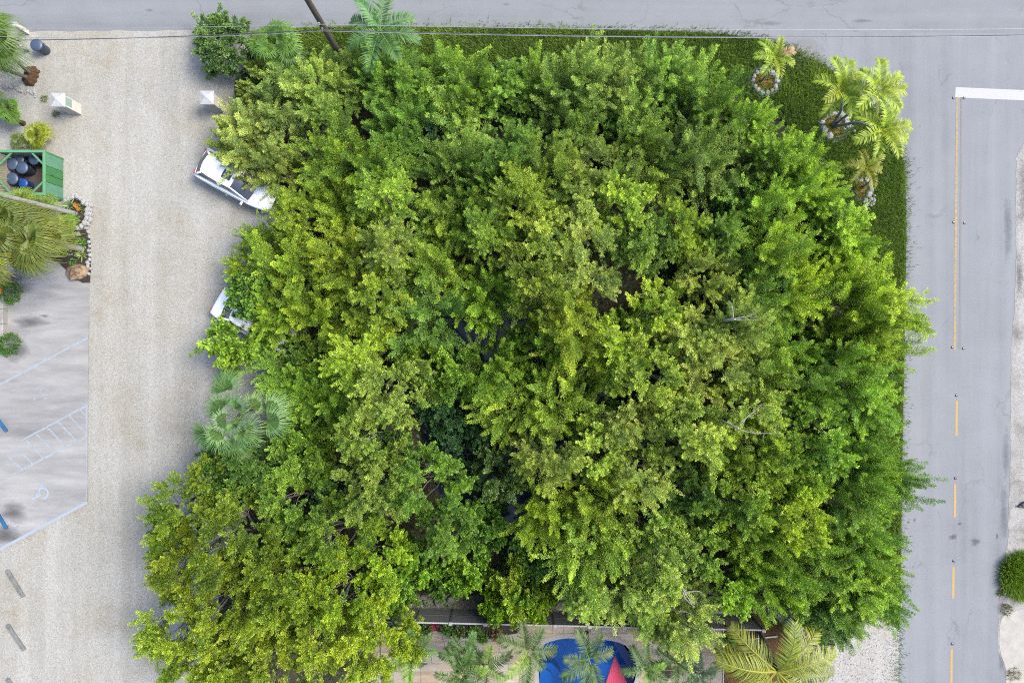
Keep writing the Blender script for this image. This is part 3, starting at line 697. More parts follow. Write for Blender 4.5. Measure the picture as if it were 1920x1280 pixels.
edge = [(575, 120), (640, 128), (700, 126), (760, 132), (820, 134), (880, 138), (940, 148), (1000, 146), (1062, 132), (1125, 124), (1190, 128), (1250, 128), (1310, 156), (1368, 184), (1428, 222), (1478, 262), (1516, 304), (1548, 352), (1578, 402), (1600, 448),
        (1622, 500), (1648, 556), (1650, 650), (1648, 710), (1646, 768), (1644, 826), (1640, 880), (1642, 960), (1646, 1018), (1644, 1072), (1632, 1118), (1592, 1146), (1540, 1140), (1485, 1122)]
for x, y in edge: put(x + rng.uniform(-9, 9), y + rng.uniform(-9, 9), 'plume' if rng.random() < .8 else 'fine', sp=66, sc=rng.uniform(.86, 1.02))
for tries in range(9000):
    x, y = rng.uniform(280, 1700), rng.uniform(100, 1330)
    if not inside(OUT, x, y): continue
    if any((x - a) ** 2 + (y - b_) ** 2 < r_ * r_ for a, b_, r_ in HOLES): continue
    sp = 76 if (y < 420 or x > 1450) else (90 if (x < 860 and y > 820) else 82)
    if tries > 6500: sp -= 10
    if far_enough(x, y, sp): put(x, y, sp=sp)
for tries in range(500):   # a few low bushes under the crowns, dark green
    x, y = rng.uniform(450, 1640), rng.uniform(140, 1120)
    if inside(OUT, x, y) and not any((x - a) ** 2 + (y - b_) ** 2 < (r_ + 18) ** 2 for a, b_, r_ in HOLES[:2]) and sum(t[2] == 'bush' for t in trees) < 48 and all(t[2] != 'bush' or (x - t[0]) ** 2 + (y - t[1]) ** 2 > 110 ** 2 for t in trees):
        put(x, y, 'bush', rng.uniform(2.6, 3.6), key=rng.choice(['DG', 'TE', 'MG']), sp=0, sc=1.05)

# labels: where the tree stands, told by what is beside it, and how it differs from the trees of the same spot
def place_words(x, y):
    rows = [(165, 'by the street verge'), (300, 'behind the street verge'), (430, 'in upper thicket'), (560, 'above thicket middle'), (700, 'in thicket middle'),
            (840, 'below thicket middle'), (980, 'in lower thicket'), (1085, 'above the dark fence'), (9999, 'against the dark fence')]
    cols = [(400, 'on far left spur'), (540, 'at gravel drive edge'), (700, 'in left part'), (830, 'left of pond gap'), (960, 'at pond gap'), (1090, 'right of pond gap'),
            (1230, 'right of centre'), (1380, 'among olive crowns'), (1530, 'near side road'), (9999, 'beside side road')]
    return next(w for l, w in cols if x < l), next(w for l, w in rows if y < l)
HUE = {'MG': 'mid green', 'DG': 'dark green', 'BG': 'bright green', 'YG': 'yellow green', 'YB': 'bright yellow green', 'OL': 'olive', 'PG': 'pale green', 'TE': 'deep bluish green', 'DO': 'dark olive', 'SW': 'warm green'}
FORM = {'plume': 'feathery tree', 'dome': 'round tree', 'fine': 'airy tree', 'bush': 'dense bush', 'round_leaf': 'broad leaved tree'}
CATN = {'plume': 'tree', 'dome': 'tree', 'fine': 'tree', 'bush': 'bush', 'round_leaf': 'tree'}
NAMEN = {'plume': 'feathery_tree', 'dome': 'round_crowned_tree', 'fine': 'airy_tree', 'bush': 'understory_bush', 'round_leaf': 'seagrape_tree'}
bins = {}
for t in trees:
    cw, rw = place_words(t[0], t[1]); bins.setdefault(f'{HUE[t[7]]} {FORM[t[2]]} {cw}, {rw}', []).append(t)
labels = {}
for base_l, ts in bins.items():
    if len(ts) == 1: labels[id(ts[0])] = base_l; continue
    ts = sorted(ts, key=lambda t: t[0])
    xs = max(t[0] for t in ts) - min(t[0] for t in ts); ys = max(t[1] for t in ts) - min(t[1] for t in ts)
    if xs >= ys: names = ['left hand', 'right hand'] if len(ts) == 2 else ['leftmost'] + [o_ + ' from left,' for o_ in ('second', 'third', 'fourth', 'fifth', 'sixth', 'seventh')[:len(ts) - 2]] + ['rightmost']
    else:
        ts = sorted(ts, key=lambda t: t[1]); names = ['upper', 'lower'] if len(ts) == 2 else ['uppermost'] + [o_ + ' from top,' for o_ in ('second', 'third', 'fourth', 'fifth', 'sixth', 'seventh')[:len(ts) - 2]] + ['lowest']
    for t, nme in zip(ts, names): labels[id(t)] = nme + ' ' + base_l
for t in trees:
    x, y, kind, vi, s, zs, c, k, h, sp = t
    e = empty(NAMEN[kind], P(x, y, h * .82) * 1.0, rng.uniform(0, 6.28), labels[id(t)], CATN[kind], 'trees and bushes of the thicket')
    e.location.z = 0; e.scale = (s, s, zs)
    e.rotation_euler = (rng.gauss(0, .05), rng.gauss(0, .05), e.rotation_euler[2])
    w, cm = KIND[kind][vi]
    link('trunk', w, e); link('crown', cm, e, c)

# leafy ground cover under the trees, nobody could count it
TH = [(p.x, p.y) for p in smooth_loop(pxpoly(THICK), 2)]
PO = [(p.x, p.y) for p in pond]
xy = np.array([q for q in scatter_in(TH, 30000) if not any((q[0] - P(a, b_).x) ** 2 + (q[1] - P(a, b_).y) ** 2 < (r_ * .03 + .5) ** 2 for a, b_, r_ in HOLES[:2]) ])
hz = np.abs(nrng.normal(0, .5, len(xy))) + .05
dd = unit(np.c_[nrng.normal(0, 1, (len(xy), 2)), nrng.uniform(-.2, .6, len(xy))])
me = quads_mesh('undergrowth', leaf_verts(np.c_[xy, hz], dd, nrng.uniform(.12, .24, len(xy)), nrng.uniform(.06, .12, len(xy)), nrng), np.clip(nrng.normal(.4, .18, len(xy)), 0, .95), M_leaf)
tag(link('undergrowth', me, None, (.026, .066, .018)), kind='stuff')

# bare dead limbs that stick out of the canopy
def dead_tree(px, py, h, az, n, L, label, seed, spread=.7, rise=.25):
    r = np.random.default_rng(seed)
    e = empty('dead_tree', (P(px, py, h).x, P(px, py, h).y, 0), 0, label, 'dead tree', 'bare dead trees in the thicket')
    tr = MB(); tr.tube([(0, 0, -.05), (.1, .05, h * .5), (0, 0, h * .93)], [.09, .07, .045], 7); tr.build('trunk', M_dead, e)
    for i in range(n):
        a = az + r.normal(0, spread); l = L * r.uniform(.6, 1.1); mb = MB()
        p = [np.array([0, 0, h * r.uniform(.78, .93)])]; d = np.array([math.cos(a), math.sin(a), rise])
        for k in range(5):
            d = unit(d + r.normal(0, .17, 3)); p.append(p[-1] + d * l / 5)
        mb.tube([tuple(q) for q in p], [.028, .024, .020, .016, .011, .006], 5)
        for k in (2, 3, 4):
            q = p[k]; d2 = unit(d + r.normal(0, .6, 3)); ll = l * r.uniform(.18, .38)
            mb.tube([tuple(q), tuple(q + d2 * ll * .5 + r.normal(0, .03, 3)), tuple(q + d2 * ll)], [.012, .009, .004], 4)
        mb.build('branch', M_dead, e)
dead_tree(1392, 806, 7.9, R_(12), 2, 2.3, 'bleached bare dead branch reaching right over olive crowns', 3, .25)
dead_tree(1385, 598, 7.6, R_(35), 3, 1.4, 'grey bare twigs poking from the pale olive crown', 5, .6)
dead_tree(1290, 1120, 6.8, R_(20), 3, .8, 'small broken white branches above the fence by the mulch bed', 8, .8)
# ------------------------------------------------------------ palms
M_trunk = mat('palm_trunk', (0.085, 0.076, 0.065), 0.9, 0.35, 5.0, kind='obj', spec=.1)
M_trunk_pale = mat('pale_palm_trunk', (0.16, 0.157, 0.148), 0.9, 0.25, 5.0, kind='obj', spec=.1)
M_trunk_grey = mat('grey_palm_trunk', (0.16, 0.163, 0.17), 0.9, 0.25, 5.0, kind='obj', spec=.1)
M_shaft = mat('green_crownshaft', (0.06, 0.10, 0.03), 0.5, 0.25, 4.0, kind='obj')
M_fibre = mat('brown_root_fibre', (0.05, 0.03, 0.018), 0.95, 0.5, 9.0, kind='obj', spec=.05)

def pinnate(seed, L, n, ll, e0, droop, vee=.35, w=.055, yellow=0.0):
    r = np.random.default_rng(seed); V = []; T = []
    K = 14; pts = [np.zeros(3)]; dirs = []
    side_bend = r.normal(0, .12)
    for k in range(K):
        t = k / K; th = e0 - droop * t ** 1.15; ph = side_bend * t
        d = np.array([math.cos(th) * math.cos(ph), math.cos(th) * math.sin(ph), math.sin(th)]); dirs.append(d); pts.append(pts[-1] + d * L / K)
    dirs.append(dirs[-1])
    def at(t):
        k = min(int(t * K), K - 1); f = t * K - k
        return pts[k] * (1 - f) + pts[k + 1] * f, dirs[k]
    for sgn in (-1, 1):
        for i in range(n):
            t = .13 + .86 * (i + r.uniform(-.3, .3)) / n; t = min(max(t, .1), .995)
            p, d = at(t); s = np.array([-d[1], d[0], 0]); s = s / (np.linalg.norm(s) + 1e-9) * sgn; u = np.cross(d, s) * sgn
            sw = R_(38) * (1.15 - .5 * (1 - t)) if t > .5 else R_(28)
            dl = unit(s * math.cos(sw) + d * math.sin(sw) + u * (vee + r.normal(0, .09)) + r.normal(0, .05, 3))
            l = ll * (math.sin(math.pi * (.16 + .78 * t)) ** .7) * r.uniform(.88, 1.08)
            ww = w * r.uniform(.8, 1.15); a = np.cross(dl, u); a = a / (np.linalg.norm(a) + 1e-9) * ww / 2
            m1 = p + dl * l * .5; e = p + dl * l + np.array([0, 0, -.22 * l * r.uniform(.5, 1.4)])
            V += [p - a * .5, p + a * .5, m1 + a, m1 - a]; V += [m1 - a, m1 + a, e + a * .12, e - a * .12]
            tt = min(.95, max(0, r.normal(.5 + yellow, .13))); T += [tt, min(.95, tt + .08)]
    # midrib as four sided strip
    for k in range(K):
        a, b_ = pts[k], pts[k + 1]; d = dirs[k]; s = np.array([-d[1], d[0], 0]); s = s / (np.linalg.norm(s) + 1e-9); u = np.cross(d, s)
        h0 = (.035 * (1 - k / K) + .008) * max(L / 2.2, .7); h1 = (.035 * (1 - (k + 1) / K) + .006) * max(L / 2.2, .7)
        for (q, w_) in ((s, u), (u, -s), (-s, -u), (-u, s)):
            V += [a + q * h0, b_ + q * h1, b_ + w_ * h1, a + w_ * h0]; T.append(.93)
    return quads_mesh('frond', np.array(V), np.array(T), M_palm)

def fan(seed, R, pet, e0, segs=30, arc=2.5, droop=.35, w=1.0, fold=.11):
    r = np.random.default_rng(seed); V = []; T = []
    c = np.array([math.cos(e0), 0, math.sin(e0)]); up = np.array([-math.sin(e0), 0, math.cos(e0)])
    mid = c * pet * .55 + up * .03; hub = c * pet + np.array([0, 0, -.10 * pet])
    for (a, b_, h) in ((np.zeros(3), mid, .026), (mid, hub, .02)):
        for (q, w_) in ((np.array([0, 1., 0]), up), (up, np.array([0, -1., 0])), (np.array([0, -1., 0]), -up), (-up, np.array([0, 1., 0]))):
            V += [a + q * h, b_ + q * h * .8, b_ + w_ * h * .8, a + w_ * h]; T.append(.8)
    # blade plane tilts down from the petiole
    tilt = e0 - .55; f = np.array([math.cos(tilt), 0, math.sin(tilt)]); n = np.array([-math.sin(tilt), 0, math.cos(tilt)])
    for i in range(segs):
        a = -arc / 1 + 2 * arc * i / (segs - 1) + r.normal(0, .02)
        d = f * math.cos(a) + np.array([0, 1., 0]) * math.sin(a) + n * (.10 + .18 * (abs(a) / arc) ** 2)
        d = d / np.linalg.norm(d); s = np.cross(n, d); s = s / np.linalg.norm(s)
        l = R * (1 - .28 * (abs(a) / arc) ** 2) * r.uniform(.9, 1.06)
        wd = l * .5 * 2 * arc / segs * .62 * w
        m1 = hub + d * l * .48; m2 = hub + d * l * .78 + np.array([0, 0, -droop * .25 * l]); e = hub + d * l * .97 + np.array([0, 0, -droop * l * r.uniform(.5, 1.1)]) + r.normal(0, .02, 3)
        z = n * fold * l
        V += [hub, m1 - s * wd, m1 + z * .5, hub + n * .004]; V += [hub, hub + n * .004, m1 + z * .5, m1 + s * wd]
        V += [m1 - s * wd, m2 - s * wd * .55, m2 + s * wd * .55, m1 + s * wd]
        V += [m2 - s * wd * .55, e - s * .006, e + s * .006, m2 + s * wd * .55]
        t = min(.95, max(0, r.normal(.5, .11))); T += [t, t + .04, t, min(.95, t + .2)]
    return quads_mesh('frond', np.array(V), np.array(T), M_palm)

PIN = [pinnate(700 + i, 2.0, 34, .62, e, dr) for i, (e, dr) in enumerate([(.95, 1.2), (.65, 1.2), (.4, 1.15), (.15, 1.0), (1.25, 1.0)])]
PIN_S = [pinnate(730 + i, 1.75, 26, .55, e, dr, .45, .07, .12) for i, (e, dr) in enumerate([(.95, 1.5), (.7, 1.5), (.45, 1.4), (.2, 1.2)])]
PIN_C = [pinnate(760 + i, 3.4, 52, .85, e, dr, -.15, .055, .12) for i, (e, dr) in enumerate([(.8, 1.3), (.45, 1.2), (.25, 1.0), (1.1, 1.2)])]
FAN = [fan(800 + i, .85, .75, e) for i, e in enumerate([.9, .55, .2, -.1])]
FAN_B = [fan(820 + i, r_, q_, e, 30, 1.6, .45, .85) for i, (e, q_, r_) in enumerate([(1.0, 1.1, .95), (.45, 1.55, 1.05), (.75, 1.0, 1.0), (.05, 1.45, 1.0), (.3, .9, .95), (1.25, .8, .85)])]
FAN_P = [fan(860 + i, .85, .42, e, 28, 2.3, .3) for i, e in enumerate([1.2, .75, .35, .05])]
FAN_L = [fan(840 + i, 1.25, .9, e, 44, 2.1, .7, .85) for i, e in enumerate([.9, .5, .1, -.3])]

def frond_ring(e, top, meshes, azs, scale, color, tiltv=.1, dead=None):
    for i, a in enumerate(azs):
        me = meshes[i % len(meshes)]
        j = rng.uniform(.84, 1.16); hue = rng.uniform(-.1, .1)
        c = (color[0] * j * (1 + hue), color[1] * j, color[2] * j)
        lab = None
        if color[1] < .063 and rng.random() < .16: c = (c[0] * 2.3, c[1] * 2.1, c[2] * 1.2)
        if dead and i in dead: c = (.12, .09, .045); lab = 'dry brown frond'
        o = link('frond', me, e, c); o.location = top
        o.rotation_euler = (rng.gauss(0, .1), rng.gauss(0, tiltv), a + rng.gauss(0, .08)); s = scale * rng.uniform(.9, 1.1); o.scale = (s, s, s)
        if lab: o['label'] = lab

def palm(name, base, crown, h, meshes, n, scale, color, label, cat, group=None, tr=.11, tm=None, az0=None, dead=None, shaft=False, bow=.25, base_h=0.0, name_trunk='trunk'):
    """base: pixel of the foot; crown: pixel of the frond heart, h its height"""
    b0 = P(*base); t = P(crown[0], crown[1], h); d = Vector((t.x - b0.x, t.y - b0.y, h))
    e = empty(name, b0, 0, label, cat, group)
    mid = d * .5 + Vector((-d.x * bow, -d.y * bow, 0.08 * h)) * 1.0
    pts = smooth_open([(0, 0, -.05), tuple(d * .06 + Vector((0, 0, .03))), tuple(mid * .55), tuple(mid), tuple(d * .8 + (mid - d * .5) * .5), tuple(d)], 3)
    k = len(pts); rad = [tr * (1.5 - .5 * min(1, i / 4)) * (1 - .28 * i / (k - 1)) for i in range(k)]
    mb = MB(); mb.tube(pts, rad, 9); mb.build(name_trunk, tm or M_trunk, e)
    if shaft:
        dv = (pts[-1] - pts[-3]).normalized(); sh_ = MB(); sh_.tube([d, d + dv * .25, d + dv * .55], [tr * .95, tr * .85, tr * .4], 8); sh_.build('crownshaft', M_shaft, e); d = d + dv * .5
    given = az0 if isinstance(az0, list) else None
    a0 = 0 if given else az0 if az0 is not None else rng.uniform(0, 6.28)
    azs = [a0 + 2.39996 * i if n > 7 else a0 + 2 * math.pi * i / n for i in range(n)]
    if given: azs = [R_(q) for q in given]
    frond_ring(e, d, meshes, azs, scale, color, dead=dead)
    return e

YEL = (.092, .132, .009); GRN = (.04, .09, .02); MGN = (.04, .075, .012); SIL = (.052, .10, .028); OLV = (.056, .072, .011)
# by the cross street, near the utility pole
palm('feather_palm', (716, 92), (712, 58), 3.6, [PIN[2], PIN[3], PIN[1], PIN[2]], 8, 1.05, (.038, .092, .022), 'green feather palm leaning over the cross street verge right of utility pole', 'palm', tr=.12, az0=.35)
palm('fan_palm', (528, 108), (516, 84), 2.8, FAN, 16, 1.0, (.046, .092, .012), 'bright green fan palm under the wires left of utility pole', 'palm', tr=.14, tm=M_fibre)
# corner palms
palm('feather_palm', (1428, 153), (1453, 108), 2.6, [PIN_S[1], PIN_S[2], PIN_S[1]], 7, .68, YEL, 'small yellow green palm in the stone ring on the corner verge', 'palm', tr=.07, tm=M_trunk_grey, dead=[6], az0=1.4)
for (cx, cy, hh, w, az) in [(1578, 176, 3.4, 'upper left stem', 1.9), (1634, 178, 4.0, 'upper right stem', .6), (1643, 240, 3.9, 'lower right stem', .2)]:
    palm('feather_palm', (1562 + (cx - 1600) * .03, 236 + (cy - 200) * .02), (cx, cy), hh, [PIN_S[1], PIN_S[2], PIN_S[0], PIN_S[2]], 8, .92, YEL, 'yellow green palm, ' + w + ' of the triple clump on the road corner', 'palm', 'triple palm clump on the corner', tr=.085, tm=M_trunk_grey, az0=az, shaft=True, bow=.1)
palm('feather_palm', (1619, 352), (1623, 314), 2.3, [PIN_S[1], PIN_S[2]], 6, .66, (.080, .096, .008), 'small yellowish palm lowest on the corner verge, by a heap of white stones', 'palm', tr=.06, tm=M_trunk_grey, az0=.9)
# silver fan palm at the gravel edge
palm('silver_fan_palm', (488, 758), (446, 786), 4.4, FAN_B, 17, 1.14, SIL, 'large silvery green fan palm at the gravel drive edge', 'palm', tr=.18, tm=M_trunk)
# left palms
palm('fan_palm', (60, 140), (-26, 66), 4.4, FAN_L, 16, .9, (.04, .075, .011), 'green fan palm with curved brown trunk at top left corner, upper stem', 'palm', 'twin palms at the top left', tr=.10, bow=-.05, dead=[13])
palm('fan_palm', (57, 148), (-56, 108), 4.2, FAN_L, 15, .85, (.05, .076, .011), 'green fan palm with curved brown trunk at top left corner, lower stem', 'palm', 'twin palms at the top left', tr=.10, bow=-.05, dead=[12, 14])
for (cx, cy, w) in [(61, 138, 'upper'), (57, 149, 'lower')]:
    mb = MB(); r_ = random.Random(cy); mb.grid(lambda u, v: ((.40 - .30 * v ** 2) * (1 + .12 * math.sin(u * 43 + cy) + .08 * math.sin(u * 25)) * math.cos(6.2832 * u), (.40 - .30 * v ** 2) * (1 + .12 * math.sin(u * 43 + cy)) * math.sin(6.2832 * u), .36 * v + .02 * math.sin(u * 60 + v * 9)), 28, 6, True); mb.lathe([(.12, .30), (.10, .37)], 8)
    tag(mb.build('root_mound', M_fibre, None, P(cx, cy) + Vector((0, 0, .002))), f'{w} brown fibrous root mound at the foot of the twin palms', 'root mound', 'root mounds of the twin palms')
palm('palmetto', (44, 232), (16, 208), 1.3, FAN_P, 14, .72, (.05, .098, .012), 'deep green palmetto left of the sign pillar', 'palmetto', tr=.12, tm=M_fibre)
palm('palmetto', (76, 262), (70, 256), .7, FAN_P, 13, .72, (.085, .108, .007), 'bright yellow green palmetto above the green bin enclosure', 'palmetto', tr=.11, tm=M_fibre)
palm('palmetto', (40, 262), (34, 264), .5, FAN_P, 8, .5, (.058, .08, .022), 'small dull palmetto left of the bright yellow green one', 'palmetto', tr=.07, tm=M_fibre)
palm('palmetto', (-12, 205), (-22, 192), 1.1, FAN_P, 10, .8, (.05, .1, .012), 'palmetto cut by the left edge above the deep green one', 'palmetto', tr=.10, tm=M_fibre)
palm('tall_fan_palm', (150, 403), (-84, 345), 6.4, FAN_L, 14, 1.0, MGN, 'tall fan palm with long pale leaning trunk from the stone ring', 'palm', tr=.15, tm=M_trunk_pale, bow=0)
palm('tall_fan_palm', (152, 467), (52, 450), 4.6, FAN_L, 18, 1.02, OLV, 'big olive fan palm beside the concrete pad, largest of the left palms', 'palm', tr=.16, tm=M_trunk_pale, bow=0, dead=[17, 19])
palm('tall_fan_palm', (136, 440), (14, 428), 4.8, FAN_L, 17, .88, (.05, .07, .011), 'olive fan palm between the bin enclosure and the big fan palm', 'palm', tr=.15, tm=M_trunk_pale, bow=0, dead=[18])
palm('tall_fan_palm', (95, 470), (-10, 472), 4.4, FAN_L, 16, .86, (.045, .06, .010), 'olive fan palm at the left edge over the concrete darkened with painted shade', 'palm', tr=.15, tm=M_trunk_pale, bow=0, dead=[16])
palm('palmetto', (60, 382), (44, 374), 1.7, FAN_P, 12, .62, (.072, .112, .015), 'green palmetto against the lower side of the bin enclosure', 'palmetto', tr=.1, tm=M_fibre)
palm('palmetto', (92, 392), (84, 386), 1.3, FAN_P, 12, .66, (.066, .108, .015), 'green palmetto right of the one against the bin enclosure', 'palmetto', tr=.1, tm=M_fibre)
palm('palmetto', (130, 428), (122, 424), .8, FAN_P, 11, .72, (.066, .118, .014), 'bright palmetto between the stone ring and the big fan palm', 'palmetto', tr=.09, tm=M_fibre)
# palms around the pool
PG_ = (.028, .060, .009)
for (bx, by, cx, cy, hh, n, s, c, w, az) in [
    (735, 1180, 761, 1214, 3.8, 10, .98, PG_, 'leftmost feather palm over the pool terrace, near the fence bed', .5),
    (845, 1192, 866, 1222, 3.4, 8, .85, PG_, 'feather palm left of the pool, upper one of the cluster', 2.2), (838, 1215, 858, 1256, 3.6, 9, .95, PG_, 'feather palm left of the pool, lower left one of the cluster', .2),
    (880, 1205, 903, 1242, 3.6, 9, .92, (.026, .050, .010), 'feather palm left of the pool, right one of the cluster', 1.2),
    (983, 1176, 988, 1214, 3.6, 9, 1.02, (.036, .060, .013), 'pale green feather palm at the left pool end', .95), (1101, 1184, 1104, 1228, 3.7, 9, 1.02, (.032, .056, .012), 'feather palm hanging over the middle of the pool', [112, 62, 12, 165, 215, 258, 290]),
    (1250, 1222, 1216, 1252, 3.4, 8, .88, PG_, 'feather palm just right of the pink sail', [178, 130, 80, 30, -20, -75]), (1249, 1222, 1264, 1240, 3.2, 8, .8, (.026, .05, .010), 'feather palm right of the pool with pale bare trunk', 1.4),
    (1256, 1230, 1300, 1258, 3.0, 9, .72, (.014, .034, .010), 'small dark feather palm by the mulch bed edge', .6), (676, 1250, 682, 1282, 3.4, 9, 1.0, (.022, .046, .010), 'feather palm cut by the bottom edge under the big yellow green tree', 0.2)]:
    palm('pool_palm', (bx, by), (cx, cy), hh, [PIN[1], PIN[2], PIN[3], PIN[0]], max(6, n - 2), s * .78, c, w, 'palm', 'feather palms round the pool', tr=.085, az0=az, shaft=True, bow=.05)
palm('coconut_palm', (1424, 1184), (1456, 1258), 3.6, [PIN_C[1], PIN_C[2], PIN_C[1], PIN_C[0], PIN_C[2]], 11, .93, (.072, .092, .009), 'big yellowish coconut palm leaning from the mulch bed over white gravel', 'palm', tr=.17, tm=M_trunk, az0=.42, bow=.0)
# ------------------------------------------------------------ rocks
def rock_me(seed, m, flat=.75, n=7, k=4):
    r = random.Random(seed); mb = MB(); vs = [(0, 0, 1.0 * flat)]; fs = []
    for j in range(1, k):
        ph = math.pi * j / k
        for i in range(n):
            a = 2 * math.pi * (i + .5 * (j % 2)) / n; q = r.uniform(.66, 1.16)
            vs.append((math.sin(ph) * math.cos(a) * q, math.sin(ph) * math.sin(a) * q, math.cos(ph) * flat * r.uniform(.8, 1.1)))
    vs.append((0, 0, -flat)); L = len(vs) - 1
    for i in range(n): fs.append((0, 1 + i, 1 + (i + 1) % n))
    for j in range(k - 2):
        for i in range(n):
            a = 1 + j * n + i; b_ = 1 + j * n + (i + 1) % n
            fs += [(a, a + n, b_), (b_, a + n, b_ + n)]
    o = 1 + (k - 2) * n
    for i in range(n): fs.append((o + i, L, o + (i + 1) % n))
    mb.add(vs, fs); return mb.mesh('stone', m)
M_stone = mat('white_coral_stone', (0.20, 0.20, 0.197), 0.95, 0.35, 4.0, kind='obj', spec=.1, bmp=.4, objcol=False)
M_grey_rock = mat('grey_rock', (0.095, 0.092, 0.086), 0.95, 0.45, 3.0, kind='obj', spec=.1, bmp=.5)
M_brown_rock = mat('brown_boulder', (0.13, 0.095, 0.06), 0.9, 0.95, 2.2, kind='obj', spec=.1, bmp=.6)
ROCK = [rock_me(i, M_stone) for i in range(5)]; GROCK = [rock_me(20 + i, M_grey_rock, .7, 9, 5) for i in range(4)]
def stone(parent, loc, s, meshes=ROCK, name='stone', flat=1.0):
    o = link(name, rng.choice(meshes), parent); o.location = loc; o.rotation_euler = (rng.uniform(-.3, .3), rng.uniform(-.3, .3), rng.uniform(0, 6.28))
    o.scale = (s * rng.uniform(.8, 1.2), s * rng.uniform(.8, 1.2), s * flat * rng.uniform(.8, 1.1)); return o

M_mulch = mat('brown_bark_mulch', (0.055, 0.032, 0.014), 0.95, 0.55, 9.0, spec=.1, bmp=.5)
M_chip = mat('wood_chips', (0.14, 0.08, 0.03), 0.9, 0.6, 14.0, spec=.1, bmp=.5)
M_bedsoil = mat('dark_bed_soil', (0.028, 0.023, 0.02), 0.95, 0.5, 5.0, spec=.1, bmp=.4)
M_dust = mat('dusty_coral_sand', (0.115, 0.113, 0.108), 0.95, 0.4, 4.0, spec=.1, bmp=.3)
def litter(name, parent, n, rad, m, z, lo=.04, hi=.09):
    mb = MB()
    for k in range(n):
        a = rng.uniform(0, 6.28); q = rad * math.sqrt(rng.random()); s = rng.uniform(lo, hi)
        mb.box((q * math.cos(a), q * math.sin(a), z + rng.uniform(0, .02)), (s, s * .4, .012), rz=rng.uniform(0, 3.14))
    return tag(mb.build(name, m, parent), kind='stuff')
def ring_bed(cx, cy, r, n, label, a0=0, a1=6.283, ssz=.17):
    e = empty('stone_ring_bed', P(cx, cy) + Vector((0, 0, .015)), 0, label, 'planting bed', 'stone ringed palm beds on the corner verge')
    d = MB(); d.lathe([(r * 1.5, .001), (r * 1.3, .012), (r * 1.0, .02), (.01, .03)], 22); d.build('sand_apron', M_dust, e)
    d = MB(); d.lathe([(r * .92, .022), (r * .7, .055), (.01, .07)], 20); d.build('wood_chip_mulch', M_chip, e)
    litter('wood_chips', e, 150, r * .85, M_chip, .06)
    for k in range(n):
        a = a0 + (a1 - a0) * k / n
        stone(e, (r * math.cos(a) + rng.gauss(0, .03), r * math.sin(a) + rng.gauss(0, .03), .07), ssz * rng.uniform(.75, 1.2))
    return e
ring_bed(1433, 154, .66, 14, 'ring of white stones round wood chips under the small corner palm')
b_ = ring_bed(1564, 236, .68, 13, 'white stone ring with wood chips under the triple palm clump', .2, 4.6, .2)
for k in range(16): stone(b_, (rng.uniform(.5, 1.15), rng.uniform(-.35, .65), .05), rng.uniform(.06, .12))
b_ = ring_bed(1614, 354, .52, 7, 'half ring of white stones under the lowest corner palm', -.6, 2.6, .17)
for k in range(26): stone(b_, (rng.uniform(.15, .75), rng.uniform(-1.2, -.1), .05), rng.uniform(.06, .14))

# ------------------------------------------------------------ utility pole and its wires
M_pole = mat('weathered_pole_wood', (0.05, 0.043, 0.036), 0.9, 0.45, 3.0, kind='obj', stretch=(6, 6, .4), spec=.1, bmp=.4)
M_cable = mat('dark_cable', (0.035, 0.04, 0.042), 0.6, 0.2); M_cable_l = mat('pale_cable', (0.2, 0.2, 0.205), 0.4, 0.1, metal=.3)
M_steel = mat('galvanised_steel', (0.35, 0.35, 0.36), 0.45, 0.2, metal=.6)
pole0 = P(655, 132)
e = empty('utility_pole', pole0, 0, 'dark weathered wooden utility pole leaning up out of the verge across the street', 'utility pole')
mb = MB(); mb.tube([(0, 0, -.2), (0, .01, 4), (.02, 0, 8), (.03, .02, 11.5)], [.17, .155, .135, .115], 14); mb.build('pole', M_pole, e)
for z in (5.45, 6.0):
    mb = MB(); mb.box((0, -.16, z), (.07, .06, .16)); mb.tube([(0, -.05, z), (0, -.24, z)], .016, 6); mb.build('bracket', M_steel, e)
def wire(z0, zl, zr, xl, xr, y, rad, m, label):
    """one span on each side of the pole; zl, zr the lowest heights at xl, xr"""
    mb = MB(); pts = []
    for k in range(61):
        x = -75 + (pole0.x + 75) * k / 60; u = (pole0.x - x) / (pole0.x - xl); pts.append((x, y, z0 - (z0 - zl) * (2 * u - u * u)))
    for k in range(1, 91):
        x = pole0.x + 95 * k / 90; u = (x - pole0.x) / (xr - pole0.x); pts.append((x, y, z0 - (z0 - zr) * (2 * u - u * u)))
    mb.tube(pts, rad, 6); o = mb.build('overhead_wire', m)
    tag(o, label, 'wire'); return o
yw = pole0.y - .2
wire(5.45, 4.25, 4.62, -28, 13, yw, .022, M_cable, 'thick dark overhead cable, lower of the wires along the cross street')
wire(6.0, 5.45, 5.42, -27, 15, yw + .0, .012, M_cable_l, 'thin pale overhead wire, upper of the wires along the cross street')
wire(5.40, 4.62, 4.68, -20, 13.4, yw - .05, .012, M_cable_l, 'thin pale overhead wire running close to the thick dark cable')

